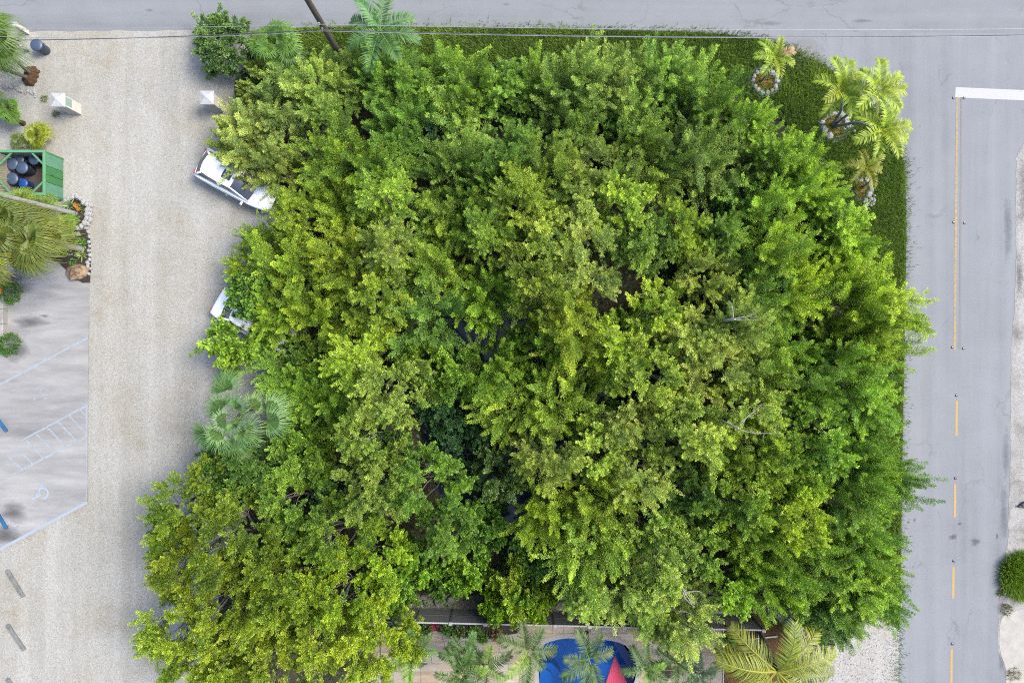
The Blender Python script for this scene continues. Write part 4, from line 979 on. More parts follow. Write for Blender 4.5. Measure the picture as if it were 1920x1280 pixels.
# ------------------------------------------------------------ gate pillars
M_cream = mat('cream_stucco', (0.33, 0.31, 0.27), 0.9, 0.12, 3.0, kind='obj', spec=.15, bmp=.25)
M_cap = mat('grey_cast_concrete', (0.24, 0.242, 0.245), 0.8, 0.3, 4.0, kind='obj')
M_turq = mat('turquoise_sign_panel', (0.12, 0.205, 0.205), 0.5, 0.1); M_gold = mat('pale_gold_lettering', (0.2, 0.18, 0.09), 0.5, .1)
def pillar(cx, cy, label, sign):
    e = empty('gate_pillar', P(cx, cy), 0, label, 'gate pillar', 'gate pillars at the drive entrance')
    mb = MB(); mb.box((0, 0, .76), (.62, .58, 1.52), bev=.02); mb.build('shaft', M_cream, e)
    c = MB(); w, d = .38, .37
    vs = [(-w, -d, 1.52), (w, -d, 1.52), (w, d, 1.52), (-w, d, 1.52), (-w, -d, 1.58), (w, -d, 1.58), (w, d, 1.58), (-w, d, 1.58), (0, 0, 1.78)]
    c.add(vs, [(3, 2, 1, 0), (0, 1, 5, 4), (1, 2, 6, 5), (2, 3, 7, 6), (3, 0, 4, 7), (4, 5, 8), (5, 6, 8), (6, 7, 8), (7, 4, 8)]); c.build('pyramid_cap', M_cap, e)
    if sign:
        s = MB(); s.box((.316, .02, 1.14), (.018, .42, .50)); po = s.build('sign_panel', M_turq, e)
        l = MB()
        for k in range(7):
            z = 1.33 - k * .066; w_ = .27 * rng.uniform(.6, 1)
            for j in range(4): l.box((.3265, .02 - w_ / 2 + w_ * (j + .5) / 4, z), (.004, w_ / 5.2, .034))
        tag(l.build('lettering', M_gold, po), kind='stuff')
pillar(143, 206, 'cream gate pillar with pyramid cap and turquoise sign panel on its side', True)
pillar(411, 202, 'plain cream gate pillar with pyramid cap at the thicket edge', False)

# ------------------------------------------------------------ bins and the green bin enclosure
M_bin = mat('blue_grey_bin_plastic', (0.024, 0.036, 0.056), 0.45, 0.2, 3.0, kind='obj'); M_binlid = mat('blue_bin_lid', (0.03, 0.047, 0.08), 0.45, 0.2, 3.0, kind='obj')
M_blue = mat('bright_blue_plastic', (0.005, 0.03, 0.14), 0.4, .2)
def bin_(loc, label, group, body=M_bin, lid=M_binlid, s=1.0):
    e = empty('rubbish_bin', loc, rng.uniform(0, 6), label, 'rubbish bin', group); e.scale = (s, s, s)
    mb = MB(); mb.lathe([(.24, 0), (.25, .03), (.30, .72), (.315, .74), (.315, .78)], 20); mb.build('body', body, e)
    mb = MB(); mb.lathe([(.335, .775), (.34, .81), (.32, .845), (.20, .875), (.01, .885)], 20); lo = mb.build('lid', lid, e)
    for sx in (-1, 1):
        h = MB(); h.tube([(sx * .31, -.08, .66), (sx * .36, -.07, .68), (sx * .36, .07, .68), (sx * .31, .08, .66)], .016, 5); h.build('handle', body, e)
bin_(P(87, 96), 'blue grey lidded drum standing alone on gravel by the street', None, s=1.0)
M_green = mat('green_painted_timber', (0.022, 0.105, 0.03), 0.6, 0.18, 4.0, kind='obj'); M_lgreen = mat('light_green_frame', (0.055, 0.155, 0.07), 0.6, 0.18, 4.0, kind='obj')
M_teal = mat('teal_painted_boards', (0.055, 0.14, 0.09), 0.6, 0.16, 4.0, kind='obj'); M_plank = mat('bare_cladding_boards', (0.13, 0.115, 0.092), 0.85, 0.25, 3.0, kind='obj', bmp=.3)
M_encfloor = mat('brown_board_floor', (0.04, 0.032, 0.027), 0.9, 0.3, 4.0)
X0, X1, Y0, Y1, HE = -27.75, -25.25, 7.95, 10.25, 1.58
e = empty('bin_enclosure', ((X0 + X1) / 2, (Y0 + Y1) / 2, 0), 0, 'open topped green timber enclosure holding rubbish bins at the drive edge', 'bin enclosure')
hx, hy = (X1 - X0) / 2, (Y1 - Y0) / 2
fl = MB(); fl.box((0, 0, .03), (2 * hx - .1, 2 * hy - .1, .06)); fl.build('floor', M_encfloor, e)
for (a, b2) in [((-hx, hy), (hx, hy)), ((-hx, -hy), (hx, -hy)), ((-hx, -hy), (-hx, hy)), ((hx, -hy), (hx, hy))]:
    mb = MB(); horizontal = a[1] == b2[1]
    mb.box(((a[0] + b2[0]) / 2, (a[1] + b2[1]) / 2, HE - .03 + (0.004 if horizontal else 0)), (abs(b2[0] - a[0]) + .14 if horizontal else .14, .14 if horizontal else abs(b2[1] - a[1]) - .14, .09), bev=.008); mb.build('top_rail', M_lgreen, e)
for sx in (-1, 1):
    for sy in (-1, 1):
        mb = MB(); mb.box((sx * hx * .985, sy * hy * .985, HE / 2 - .04), (.10, .10, HE - .08)); mb.build('corner_post', M_green, e)
        mb = MB(); mb.beam((sx * (hx - .06), sy * (hy - .70), HE - .085), (sx * (hx - .70), sy * (hy - .06), HE - .085), .085, .05); mb.build('corner_brace', M_lgreen, e)
for k in range(7):      # side and back cladding, board over board
    z = .12 + k * .205
    for sy in (-1, 1):
        mb = MB(); mb.box((0, sy * hy * .99, z), (2 * hx - .22, .022, .185)); mb.build('board', M_plank, e)
    mb = MB(); mb.box((-hx * .99, 0, z), (.022, 2 * hy - .22, .185)); mb.build('board', M_plank, e)
def gate_leaf(y0, y1, m, name, board):
    mb = MB(); mb.box((hx + .012, (y0 + y1) / 2, HE / 2 - .05), (.03, y1 - y0 - .012, HE - .16), bev=.004); return mb.build(name, m, e)
gate_leaf(hy - .72, hy - .02, M_teal, 'side_panel', 0); gate_leaf(-hy + .02, -hy + .68, M_teal, 'side_panel', 0)
g1 = gate_leaf(-.05, hy - .73, M_green, 'door', 0); g2 = gate_leaf(-hy + .69, -.06, M_green, 'door', 0)
mb = MB(); mb.box((hx + .04, .0, .95), (.03, .05, .12)); mb.build('latch', M_black, g1)
cx0, cy0 = (X0 + X1) / 2, (Y0 + Y1) / 2
for (px, py, w, body, lid, s) in [(44, 315, 'upper blue grey bin at the middle of the green enclosure', M_bin, M_binlid, 1.0), (62, 322, 'front blue grey bin in the green enclosure', M_bin, M_binlid, 1.0), (44, 342, 'lower blue grey bin in the green enclosure', M_bin, M_binlid, 1.0),
                                  (54, 306, 'dark bin behind the others in the green enclosure', M_bin, M_bin, .9), (82, 306, 'blue grey bin in the upper right corner of the enclosure', M_bin, M_binlid, .9), (60, 349, 'bright blue bin in the green enclosure', M_blue, M_blue, .8)]:
    bin_(P(px, py) + Vector((0, 0, .06)), w, 'bins inside the green enclosure', body, lid, s)

# ------------------------------------------------------------ planting by the enclosure
bed = [P(*p) for p in [(128, 428), (160, 430), (170, 452), (171, 500), (169, 530), (156, 530), (144, 524), (128, 508), (112, 494), (96, 486), (60, 486), (60, 430)]]
g = MB(); g.prism(bed, 0, .045); tag(g.build('planting_bed_soil', M_bedsoil), kind='structure')
e = empty('stone_ring_planter', P(148, 400), 0, 'oval planter walled with pale coral stones beside the green enclosure', 'planter')
d = MB(); d.lathe([(.72, 0), (.7, .25), (.01, .32)], 18); d.build('soil', M_bedsoil, e)
for row in range(3):
    for k in range(17):
        a = R_(-150) + R_(285) * k / 16; q = .80 + rng.gauss(0, .03) - .02 * row
        stone(e, (q * math.cos(a) * .95, q * math.sin(a) * 1.1, .10 + row * .15), .165, flat=.75)
e = empty('stone_edging', P(170, 475), 0, 'row of white stones edging the dark planting bed', 'edging stones')
for (px, py) in [(164, 428), (167, 436), (169, 445), (168, 454), (170, 462), (167, 470), (170, 478), (169, 487), (167, 495), (171, 504), (166, 500), (165, 492), (170, 470), (168, 513)]:
    q = P(px, py) - P(170, 475); stone(e, (q.x, q.y, .07), .11)
e = empty('stone_scatter', P(148, 440), 0, 'scatter of small white stones on the dark bed soil', 'small stones')
for (px, py) in [(142, 438), (146, 441), (148, 436), (150, 440), (128, 476), (132, 478), (136, 477), (141, 479), (124, 472), (112, 450)]:
    q = P(px, py) - P(148, 440); stone(e, (q.x, q.y, .06), rng.uniform(.05, .09))
e = empty('stone_edging', P(40, 176), 0, 'broken line of small pale stones left of the sign pillar', 'edging stones')
for k in range(26):
    x = 8 + k * 2.4; q = P(x + rng.gauss(0, 2), 160 + (x - 8) * .30 + rng.gauss(0, 2.2)) - P(40, 176); stone(e, (q.x, q.y, .03), rng.uniform(.05, .11))
br = rock_me(77, M_brown_rock, .6, 10, 6); o = link('boulder', br); o.location = P(148, 510, 0) + Vector((0, 0, .16)); o.scale = (.58, .50, .5); o.rotation_euler = (0, .1, .5)
tag(o, 'rough brown and white boulder at the corner of the concrete pad', 'boulder')

def agave(px, py, R, n, c, label, z=0.0, width=.09):
    V = []; T = []
    for i in range(n):
        a = 2.39996 * i; el = R_(18 + 55 * i / n) + rng.gauss(0, .06); d = np.array([math.cos(a) * math.cos(el), math.sin(a) * math.cos(el), math.sin(el)]); s = np.array([-math.sin(a), math.cos(a), 0]); u = np.cross(d, s)
        l = R * rng.uniform(.85, 1.1); m1 = d * l * .45 + u * .0; t = d * l - np.array([0, 0, .12 * l])
        V += [np.zeros(3), m1 - s * width * R, m1 - u * .03, np.zeros(3) - u * .01]; V += [np.zeros(3), np.zeros(3) - u * .01, m1 - u * .03, m1 + s * width * R]
        V += [m1 - s * width * R, t, t, m1 - u * .03]; V += [m1 - u * .03, t, t, m1 + s * width * R]
        q = min(.95, max(0, rng.gauss(.5, .15))); T += [q, q * .9, q + .05 if q < .9 else q, q]
    e = empty('spiky_plant', P(px, py) + Vector((0, 0, z)), 0, label, 'plant')
    link('leaf_rosette', quads_mesh('leaf_rosette', np.array(V), np.array(T), M_palm), e, c)
    mb = MB(); mb.lathe([(.05, 0), (.05, .08)], 6); mb.build('stem', M_trunk, e)
agave(138, 388, .52, 30, (.11, .16, .07), 'grey green spiky rosette in the upper part of the stone ring planter', .28)
agave(147, 408, .50, 30, (.10, .155, .06), 'spiky rosette in the lower part of the stone ring planter', .28)
agave(155, 478, .46, 26, (.15, .19, .06), 'pale green spiky rosette near the stone edging of the dark bed', .05)
M_flower = mat('orange_petals', (0.28, 0.085, 0.006), 0.6, .25, 8.0, kind='obj')
def flower_bush(px, py, R, h, c, label, flowers, group=None, fl_r=.1, leaf=.10, n=1500, z=0.0, cat='bush'):
    r = np.random.default_rng(int(px * 7 + py)); d = unit(r.normal(0, 1, (n, 3))); d[:, 2] = np.abs(d[:, 2])
    q = (.55 + .45 * r.random(n) ** .5)[:, None]; b = d * q * np.array([R, R, h]) * (1 + .13 * np.sin(d[:, :1] * 7 + d[:, 1:2] * 5))
    e = empty('flowering_bush' if flowers else 'small_bush', P(px, py) + Vector((0, 0, z)), 0, label, cat, group)
    link('foliage', quads_mesh('foliage', leaf_verts(b, unit(d + r.normal(0, .45, (n, 3))), np.full(n, leaf) * r.uniform(.7, 1.3, n), np.full(n, leaf * .5), r), np.clip(r.normal(.48, .2, n), 0, .95), M_leaf), e, c)
    mb = MB(); mb.tube([(0, 0, -.02), (.02, 0, h * .4)], .03, 5); mb.build('stem', M_bark, e)
    for (fx, fy, fz) in flowers:
        f = MB()
        for k in range(7):
            a = 6.283 * k / 7 + rng.uniform(-.2, .2); f.add([(0, 0, 0), (fl_r * .5 * math.cos(a - .4), fl_r * .5 * math.sin(a - .4), .04), (fl_r * math.cos(a), fl_r * math.sin(a), .02), (fl_r * .5 * math.cos(a + .4), fl_r * .5 * math.sin(a + .4), .04)], [(0, 1, 2, 3)])
        f.build('flower', M_flower, e, (fx, fy, fz))
    return e
flower_bush(22, 549, .62, .75, (.035, .085, .012), 'round green bush with orange flowers, upper of two by the pad', [(-.12, .06, .72), (-.02, .02, .76), (-.05, .12, .75)], 'orange flowered bushes', .17)
flower_bush(19, 645, .64, .75, (.032, .08, .012), 'round green bush with orange flowers, lower of two by the pad', [(-.22, -.02, .7), (-.12, .0, .76), (-.16, -.1, .72)], 'orange flowered bushes', .17)
flower_bush(158, 392, .2, .45, (.08, .13, .02), 'small orange flowers at the right rim of the stone ring planter', [(0, 0, .45), (-.1, .1, .43), (.08, -.12, .42)], None, .14, .08, 160, .25, 'flowers')
for (px, py, R, c, w) in [(153, 458, .28, (.07, .19, .02), 'bright green clump beside the pale palm trunk in the dark bed'), (118, 472, .24, (.08, .16, .02), 'low green clump among white stones in the dark bed'), (138, 492, .18, (.06, .15, .02), 'tiny green clump above the brown boulder'),
                          (85, 186, .15, (.10, .12, .05), 'dry weed clump left of the sign pillar'), (107, 215, .15, (.08, .10, .05), 'dull weed clump at the lower side of the sign pillar')]:
    flower_bush(px, py, R, .2, c, w, [], None, .1, .10, 90 if R < .2 else 240, .03, 'small plant')
M_lime = mat('pale_limestone_block', (0.165, 0.16, 0.147), 0.9, 0.3, 2.0, bmp=.3)
e = empty('low_block_wall', P(-6, 592), 0, 'low pale block wall between the two orange flowered bushes', 'low wall')
for k in range(3):
    mb = MB(); mb.box((0, 1.1 - k * .8 - .35, .22), (1.3, .78, .44), bev=.02); mb.build('block', M_lime, e)
# white forked post and small cream post by the left corner
M_whitewood = mat('white_painted_wood', (0.25, 0.25, 0.247), 0.7, 0.12, 3.0, kind='obj')
e = empty('forked_post', P(52, 96), 0, 'small white forked post standing in gravel under the left corner palm', 'post')
mb = MB(); mb.tube([(0, 0, 0), (0, 0, .6), (.0, .0, .75)], [.09, .085, .06], 8); mb.build('post', M_whitewood, e)
for s in (-1, 1):
    mb = MB(); mb.tube([(0, 0, .7), (s * .07, s * .05, .85), (s * .12, s * .11, 1.12)], [.05, .045, .03], 7); mb.build('fork', M_whitewood, e)
e = empty('cream_post', P(52, 62), 0, 'short cream post half hidden by palm leaves at street edge', 'post')
mb = MB(); mb.box((0, 0, .5), (.22, .22, 1.0), bev=.02); mb.build('post', M_cream, e); mb = MB(); mb.box((0, 0, 1.03), (.28, .28, .06), bev=.02); mb.build('cap', M_cap, e)

# ------------------------------------------------------------ shrub by the street and grass bush across the side road
w_, c_ = make_tree(901, 1.6, 3.0, .4, 22, 9, 70, .66, .13, .065, .8, 1.0, .4, .45, tint=(.5, .2), low=.7)
e = empty('roadside_shrub', P(437, 100), .4, 'greyish green shrub beside the pale driveway mouth on the street', 'shrub'); link('trunk', w_, e); link('crown', c_, e, (.056, .105, .026))
e = empty('grass_bush', P(1912, 1078), 0, 'round tuft of long green grass at the far edge of the side road', 'grass tuft')
n = 5200; a = nrng.uniform(0, 6.283, n); q = np.sqrt(nrng.random(n)); b = np.c_[np.cos(a) * q * 1.0, np.sin(a) * q * 1.15, np.full(n, .01)]
d = unit(np.c_[np.cos(a) * q * 1.1, np.sin(a) * q * 1.1, np.ones(n)] + nrng.normal(0, .38, (n, 3))); L = nrng.uniform(.3, .7, n)[:, None]
s = unit(np.cross(d, nrng.normal(0, 1, (n, 3)))) * .016
me = quads_mesh('blades', np.stack([b - s, b + s, b + d * L * .6 + s, b + d * L], 1).reshape(-1, 3), np.clip(nrng.normal(.45, .2, n), 0, .95), M_blade); o = link('blades', me, e, (.080, .130, .015)); tag(o, kind='stuff')
mb = MB(); mb.lathe([(1.0, 0), (.8, .06), (.01, .12)], 16); mb.build('root_mat', M_soil, e)
for (px, py, R) in [(1886, 1142, .35), (1900, 1262, .4), (1876, 1110, .2)]:
    n = 130; a = nrng.uniform(0, 6.283, n); q = R * np.sqrt(nrng.random(n)); c0 = P(px, py)
    blades('dry_grass', np.c_[c0.x + np.cos(a) * q, c0.y + np.sin(a) * q], .1, .3, .03, (.075, .08, .03), z=.02, lean=.95)
e = empty('black_bag', P(1918, 945), .4, 'small crumpled black bag on the pale shoulder at the right edge', 'bag')
bm_ = rock_me(91, M_black, .5, 8, 5); o = link('bag', bm_, e); o.scale = (.26, .18, .2); o.location = (0, 0, .1)
mb = MB(); mb.tube([(-.2, 0, .12), (-.33, .05, .15), (-.42, .04, .1)], [.06, .05, .02], 6); mb.build('tied_end', M_black, e)
e = empty('twig', P(1690, 1100), 0, 'forked dry twig sticking out onto the side road asphalt', 'twig')
for aa, l in ((.95, .75), (1.25, .6), (.6, .55)):
    mb = MB(); mb.tube([(-.1, -.3, .04), (math.cos(aa) * l * .4, -.3 + math.sin(aa) * l * .6, .12), (math.cos(aa) * l * .75, -.3 + math.sin(aa) * l * 1.1, .16)], [.014, .01, .004], 4); mb.build('twig_branch', M_bark, e)

# ------------------------------------------------------------ white cars parked half under the trees
m, nt, b = new_mat('white_car_paint'); b.inputs['Base Color'].default_value = (.62, .63, .64, 1); b.inputs['Roughness'].default_value = .28; b.inputs['Coat Weight'].default_value = .6; b.inputs['Coat Roughness'].default_value = .05; M_paint = m
m, nt, b = new_mat('tinted_glass'); b.inputs['Base Color'].default_value = (.012, .022, .035, 1); b.inputs['Roughness'].default_value = .04; b.inputs['Specular IOR Level'].default_value = .7; M_glass = m
M_tyre = mat('tyre_rubber', (.025, .025, .025), .9, .2); M_rim = mat('alloy_rim', (.4, .4, .41), .35, .1, metal=.8); M_red = mat('red_lens', (.35, .015, .012), .25, .1); M_clear = mat('clear_lens', (.5, .52, .54), .2, .05); M_trim = mat('dark_trim', (.04, .042, .046), .6, .2)
def car(px, py, rz, label, sedan):
    """x runs from tail to nose"""
    e = empty('parked_car', P(px, py), rz, label, 'car', 'white cars parked under the trees')
    # body: sections from tail to nose: x, half width at sill, half width at shoulder, sill, shoulder height, crown height
    if sedan: SX = [(-2.32, .70, .72, .42, .80, .84), (-2.26, .80, .82, .30, .93, .98), (-1.9, .86, .88, .24, .97, 1.02), (-1.1, .90, .90, .22, .96, 1.0), (.3, .90, .90, .22, .94, .98), (.95, .89, .89, .22, .92, .99), (1.6, .87, .86, .24, .84, .90), (2.05, .80, .77, .28, .74, .79), (2.28, .62, .58, .36, .62, .66), (2.34, .5, .45, .42, .56, .58)]
    else: SX = [(-2.25, .72, .74, .42, .92, .96), (-2.20, .82, .84, .32, 1.0, 1.04), (-1.9, .88, .89, .26, 1.02, 1.06), (-1.0, .92, .92, .24, 1.01, 1.06), (.4, .92, .92, .24, 1.0, 1.05), (1.0, .91, .91, .24, .99, 1.07), (1.6, .89, .87, .26, .93, 1.01), (2.0, .82, .79, .30, .85, .91), (2.22, .66, .62, .38, .74, .78), (2.29, .52, .48, .44, .66, .68)]
    rows = []
    for (x, ws, wh, zs, zh, zc) in SX:
        rows.append([(x, -ws * .9, zs), (x, -ws, zs + .12), (x, -wh * 1.01, (zs + zh) / 2 + .08), (x, -wh, zh - .05), (x, -wh * .93, zh), (x, -wh * .6, zh + (zc - zh) * .7), (x, 0, zc),
                     (x, wh * .6, zh + (zc - zh) * .7), (x, wh * .93, zh), (x, wh, zh - .05), (x, wh * 1.01, (zs + zh) / 2 + .08), (x, ws, zs + .12), (x, ws * .9, zs)])
    mb = MB(); n = 13; vs = [p for r_ in rows for p in r_]; fs = []
    for i in range(len(rows) - 1):
        for k in range(n - 1): fs.append((i * n + k, i * n + k + 1, (i + 1) * n + k + 1, (i + 1) * n + k))
        fs.append((i * n + n - 1, i * n, (i + 1) * n, (i + 1) * n + n - 1))
    fs += [tuple(range(n)), tuple(reversed([(len(rows) - 1) * n + k for k in range(n)]))]
    fs = [tuple(reversed(f)) for f in fs]
    mb.add(vs, fs, True); mb.build('body', M_paint, e)
    # greenhouse corners: base rear, roof rear, roof front, base front (x, half width, z)
    if sedan: br, rr, rf, bf = (-1.62, .74, 1.0), (-.95, .56, 1.42), (.15, .56, 1.44), (1.0, .74, .98)
    else: br, rr, rf, bf = (-2.10, .74, 1.05), (-1.62, .53, 1.55), (.16, .56, 1.58), (1.12, .76, 1.05)
    bow = .10
    def pane(a, b2, nm, sgn):
        mb = MB()
        def f(u, v):
            y = (2 * u - 1); x = a[0] + (b2[0] - a[0]) * v + sgn * bow * (1 - y * y) * (1 - .5 * v); w = a[1] + (b2[1] - a[1]) * v
            return (x, y * w * .94, a[2] + (b2[2] - a[2]) * v + .05 * v * (1 - y * y) + .015)
        mb.grid(f, 8, 4, True, sgn < 0); return mb.build(nm, M_glass, e)
    pane(bf, rf, 'windshield', 1); pane(br, rr, 'rear_window', -1)
    for s in (-1, 1):
        mb = MB(); q = [(br[0] + .1, s * br[1], br[2] - .03), (bf[0] - .1, s * bf[1], bf[2] - .03), (rf[0] - .05, s * rf[1] * 1.01, rf[2] - .02), (rr[0] + .05, s * rr[1] * 1.01, rr[2] - .02)]
        q2 = [(x, y - s * .03, z) for x, y, z in q]; mb.add(q + q2, [(0, 1, 2, 3), (7, 6, 5, 4), (0, 4, 5, 1), (1, 5, 6, 2), (2, 6, 7, 3), (3, 7, 4, 0)]); mb.build('side_window', M_glass, e)
        mb = MB(); mb.tube([(bf[0] + .03, s * bf[1] * .99, bf[2] - .03), (rf[0] + .02, s * rf[1] * .99, rf[2] + .0)], .045, 6); mb.tube([(br[0] - .03, s * br[1] * .99, br[2] - .03), (rr[0] - .02, s * rr[1] * .99, rr[2])], .06, 6)
        mx = (rr[0] + rf[0]) / 2 + .1; mb.tube([(mx, s * .765, 1.0), (mx - .03, s * rf[1] * 1.0, rf[2] - .02)], .035, 5); mb.build('pillar', M_paint, e)
        mb = MB(); mb.tube([(rr[0] + .2, s * rf[1] * .88, rr[2] + .05), ((rr[0] + rf[0]) / 2, s * rf[1] * .9, rr[2] + .085), (rf[0] - .15, s * rf[1] * .88, rf[2] + .05)], .016, 5); mb.build('roof_rail', M_paint, e)
        mb = MB(); mb.box((bf[0] - .25, s * 1.0, 1.06), (.12, .20, .12), bev=.04); mb.build('mirror', M_paint, e)
        mb = MB(); mb.box((SX[0][0] + .03, s * .62, .84 if sedan else .95), (.10, .26, .14), bev=.03); mb.build('taillight', M_red, e)
        mb = MB(); mb.beam((SX[-3][0] - .1, s * .70, SX[-3][4] + .0), (SX[-3][0] + .16, s * .56, SX[-3][4] - .09), .16, .05); mb.build('headlight', M_clear, e)
        for hx_ in (-.75, .3):
            mb = MB(); mb.box((hx_, s * .915, .88), (.18, .02, .03), bev=.008); mb.build('door_handle', M_paint, e)
        mb = MB(); mb.beam((br[0] + .05, s * (br[1] + .135), br[2] - .055), (bf[0] - .05, s * (bf[1] + .125), bf[2] - .06), .02, .02); mb.build('window_trim', M_trim, e)
        for wx in (-1.38, 1.38):
            we = MB(); yy = s * .82
            we.add([(wx + r_ * math.cos(a), yy + dy, .33 + r_ * math.sin(a)) for (r_, dy) in ((.22, -.105), (.32, -.10), (.335, -.07), (.335, .07), (.32, .10), (.22, .105)) for a in [6.2832 * k / 20 for k in range(20)]],
                   [(j * 20 + k, j * 20 + (k + 1) % 20, (j + 1) * 20 + (k + 1) % 20, (j + 1) * 20 + k) for j in range(5) for k in range(20)], True)
            wo = we.build('wheel', M_tyre, e); ri = MB()
            ri.tube([(wx, yy - .085, .33), (wx, yy + .085, .33)], .215, 16); ri.build('rim', M_rim, wo)
    mb = MB()
    def rf_(u, v):
        y = 2 * v - 1; x = rr[0] - .06 + (rf[0] - rr[0] + .10) * u + bow * .5 * (1 - y * y) * (1 if u > .5 else -1) * abs(2 * u - 1)
        return (x, y * rf[1] * (1.04 - .16 * (1 - u) ** 4), rr[2] + .0 + .075 * (1 - y * y) + .05 * math.sin(math.pi * u) * .8)
    mb.grid(rf_, 10, 8, True); mb.grid(lambda u, v: (rf_(u, v)[0], rf_(u, v)[1] * .98, rf_(u, v)[2] - .05), 10, 8, True, True); mb.build('roof', M_paint, e)
    if not sedan:
        mb = MB(); mb.grid(lambda u, v: (lambda p: (p[0], p[1] * .74, p[2] + .012))(rf_(.62 + .26 * u, v)), 4, 6, True); mb.build('sunroof', M_glass, e)
        mb = MB(); mb.box((rr[0] - .05, 0, rr[2] + .015), (.10, .86, .03), bev=.012); mb.build('roof_spoiler', M_paint, e)
    mb = MB(); mb.box((SX[-1][0] - .02, 0, .5), (.06, .8, .14), bev=.02); mb.build('grille', M_trim, e)
    mb = MB(); mb.box((SX[0][0] + .0, 0, .46), (.10, 1.3, .14), bev=.03); mb.build('bumper', M_trim, e)
    return e
car(456, 345, R_(-27.5), 'white hatchback with dark sunroof, nose under the trees', False)
car(486, 602, R_(-30), 'white car showing only its rear corner under the seagrape', True)
# ------------------------------------------------------------ dark screen fence along the pool side
M_screen = mat('dark_fence_screen', (0.10, 0.104, 0.102), 0.7, 0.2, 2.0, spec=.3, stretch=(1, 1, 6), bmp=.2); M_frail = mat('white_fence_rail', (0.24, 0.24, 0.245), 0.5, 0.12)
M_fpost = mat('grey_fence_post', (0.07, 0.068, 0.063), 0.6, 0.2)
FA, FB, FH = P(714, 1165, 2.0), P(1432, 1181, 2.0), 2.0
dv = Vector((FB.x - FA.x, FB.y - FA.y, 0)); FL = dv.length; NP = 11; pw = FL / NP
fe = empty('screen_fence', (FA.x, FA.y, 0), math.atan2(dv.y, dv.x), 'long dark screen fence with white top rail between thicket and pool', 'fence')
pm = MB(); pm.box((pw / 2, 0, FH * .5 - .02), (pw - .09, .03, FH - .14)); pme = pm.mesh('panel', M_screen)
fm = MB(); fm.box((pw / 2, .0, .08), (pw - .085, .05, .05)); fm.box((pw / 2, 0, FH * .5), (pw - .085, .05, .04)); fme = fm.mesh('panel_frame', M_fpost)
rm_ = MB(); rm_.box((pw / 2, 0, FH - .02), (pw - .06, .075, .07), bev=.012); rme_ = rm_.mesh('top_rail', M_frail)
pom = MB(); pom.box((0, 0, FH / 2), (.085, .085, FH)); pome = pom.mesh('post', M_fpost)
pc = MB(); pc.box((0, -.02, FH + .03), (.20, .17, .07), bev=.02); pcm = pc.mesh('post_cap', M_frail)
for k in range(NP + 1):
    o = link('post', pome, fe); o.location = (k * pw, 0, 0); c = link('post_cap', pcm, o)
    if k < NP:
        for nm, me_ in (('panel', pme), ('panel_frame', fme), ('top_rail', rme_)):
            q = link(nm, me_, fe); q.location = (k * pw, 0, 0)
mb = MB(); mb.box((0, 0, 0), (.14, .10, .14), bev=.02); o = mb.build('garden_tap_box', mat('green_plastic', (.03, .30, .10), .5, .1), None, P(1394, 1184, 1.7) + Vector((0, 0, 0)))
tag(o, 'small green box fixed on the fence above the mulch bed', 'box')
# rubble strip and boulders behind the fence
g = MB(); strip_poly = pxpoly([(716, 1140), (1440, 1146), (1440, 1118), (1300, 1108), (1050, 1112), (900, 1116), (716, 1112)]); g.sheet(strip_poly, .018)
tag(g.build('rubble_strip', gravel_mat('grey_rubble', (.10, .095, .083), (.035, .033, .028), (.6, .55, .48), .6)), kind='structure')
M_rubble = [rock_me(40 + i, M_grey_rock, .6, 7, 4) for i in range(3)]
for (px, py, s, w) in [(824, 1120, .42, 'largest grey rock behind the fence panels'), (846, 1122, .34, 'grey rock right of the largest one behind the fence'), (888, 1128, .26, 'small grey rock between two low bushes behind the fence'), (906, 1122, .34, 'pale brown rock behind the fence by the low bush'), (800, 1130, .22, 'small rubble rock left of the largest rock'),
                       (770, 1132, .22, 'leftmost rubble rock behind the fence'), (1046, 1134, .42, 'flat pale rock behind the fence above the pool'), (1004, 1134, .26, 'white rubble rock behind the fence above the pool'), (1066, 1130, .30, 'dark grey rock right of the flat pale rock'), (1330, 1122, .36, 'dark rock in shade behind the fence above the mulch bed'), (1352, 1128, .3, 'dark rock nearest the fence above the mulch bed'), (930, 1132, .2, 'small rock at the foot of the fence right of the brown rock')]:
    o = link('rock', rng.choice(GROCK)); o.location = P(px, py) + Vector((0, 0, s * .35)); o.scale = (s, s * .8, s * .8); o.rotation_euler = (0, 0, rng.uniform(0, 6)); tag(o, w, 'rock')
mb = MB()
for k in range(420):
    px, py = rng.uniform(720, 1100), rng.uniform(1126, 1141); c = P(px, py); s = rng.uniform(.03, .10); mb.box((c.x, c.y, .02 + s * .3), (s, s * .8, s * .7), rz=rng.uniform(0, 3), bev=s * .2)
tag(mb.build('rubble', M_grey_rock), kind='stuff')

# ------------------------------------------------------------ pool terrace: travertine tiles, pool, flower bed
POOL = [(p.x, p.y) for p in smooth_loop(pxpoly([(1011, 1285), (1009, 1245), (1010, 1214), (1024, 1203), (1053, 1195), (1078, 1195), (1100, 1205), (1127, 1198), (1140, 1198), (1163, 1203), (1184, 1216), (1193, 1240), (1194, 1264), (1186, 1284), (1160, 1310), (1090, 1325), (1030, 1315)]), 5)]
DX0, DX1, DY0, DY1 = P(676, 0).x, P(1355, 0).x, P(0, 1335).y, P(0, 1150).y
g = MB(); g.sheet([(DX0, DY0), (DX1, DY0), (DX1, DY1), (DX0, DY1)], .009)
deck = g.build('pool_terrace', mat('sand_joint', (.075, .068, .056), .95, .2)); tag(deck, kind='structure')
m, nt, b = new_mat('travertine'); v = pos(nt); v2 = pos(nt, (.5, 2.2, 1))
n1 = noise(nt, v2, 1.6, 6, .6, 1.0); oc = N(nt, 'ShaderNodeObjectInfo').outputs['Color']
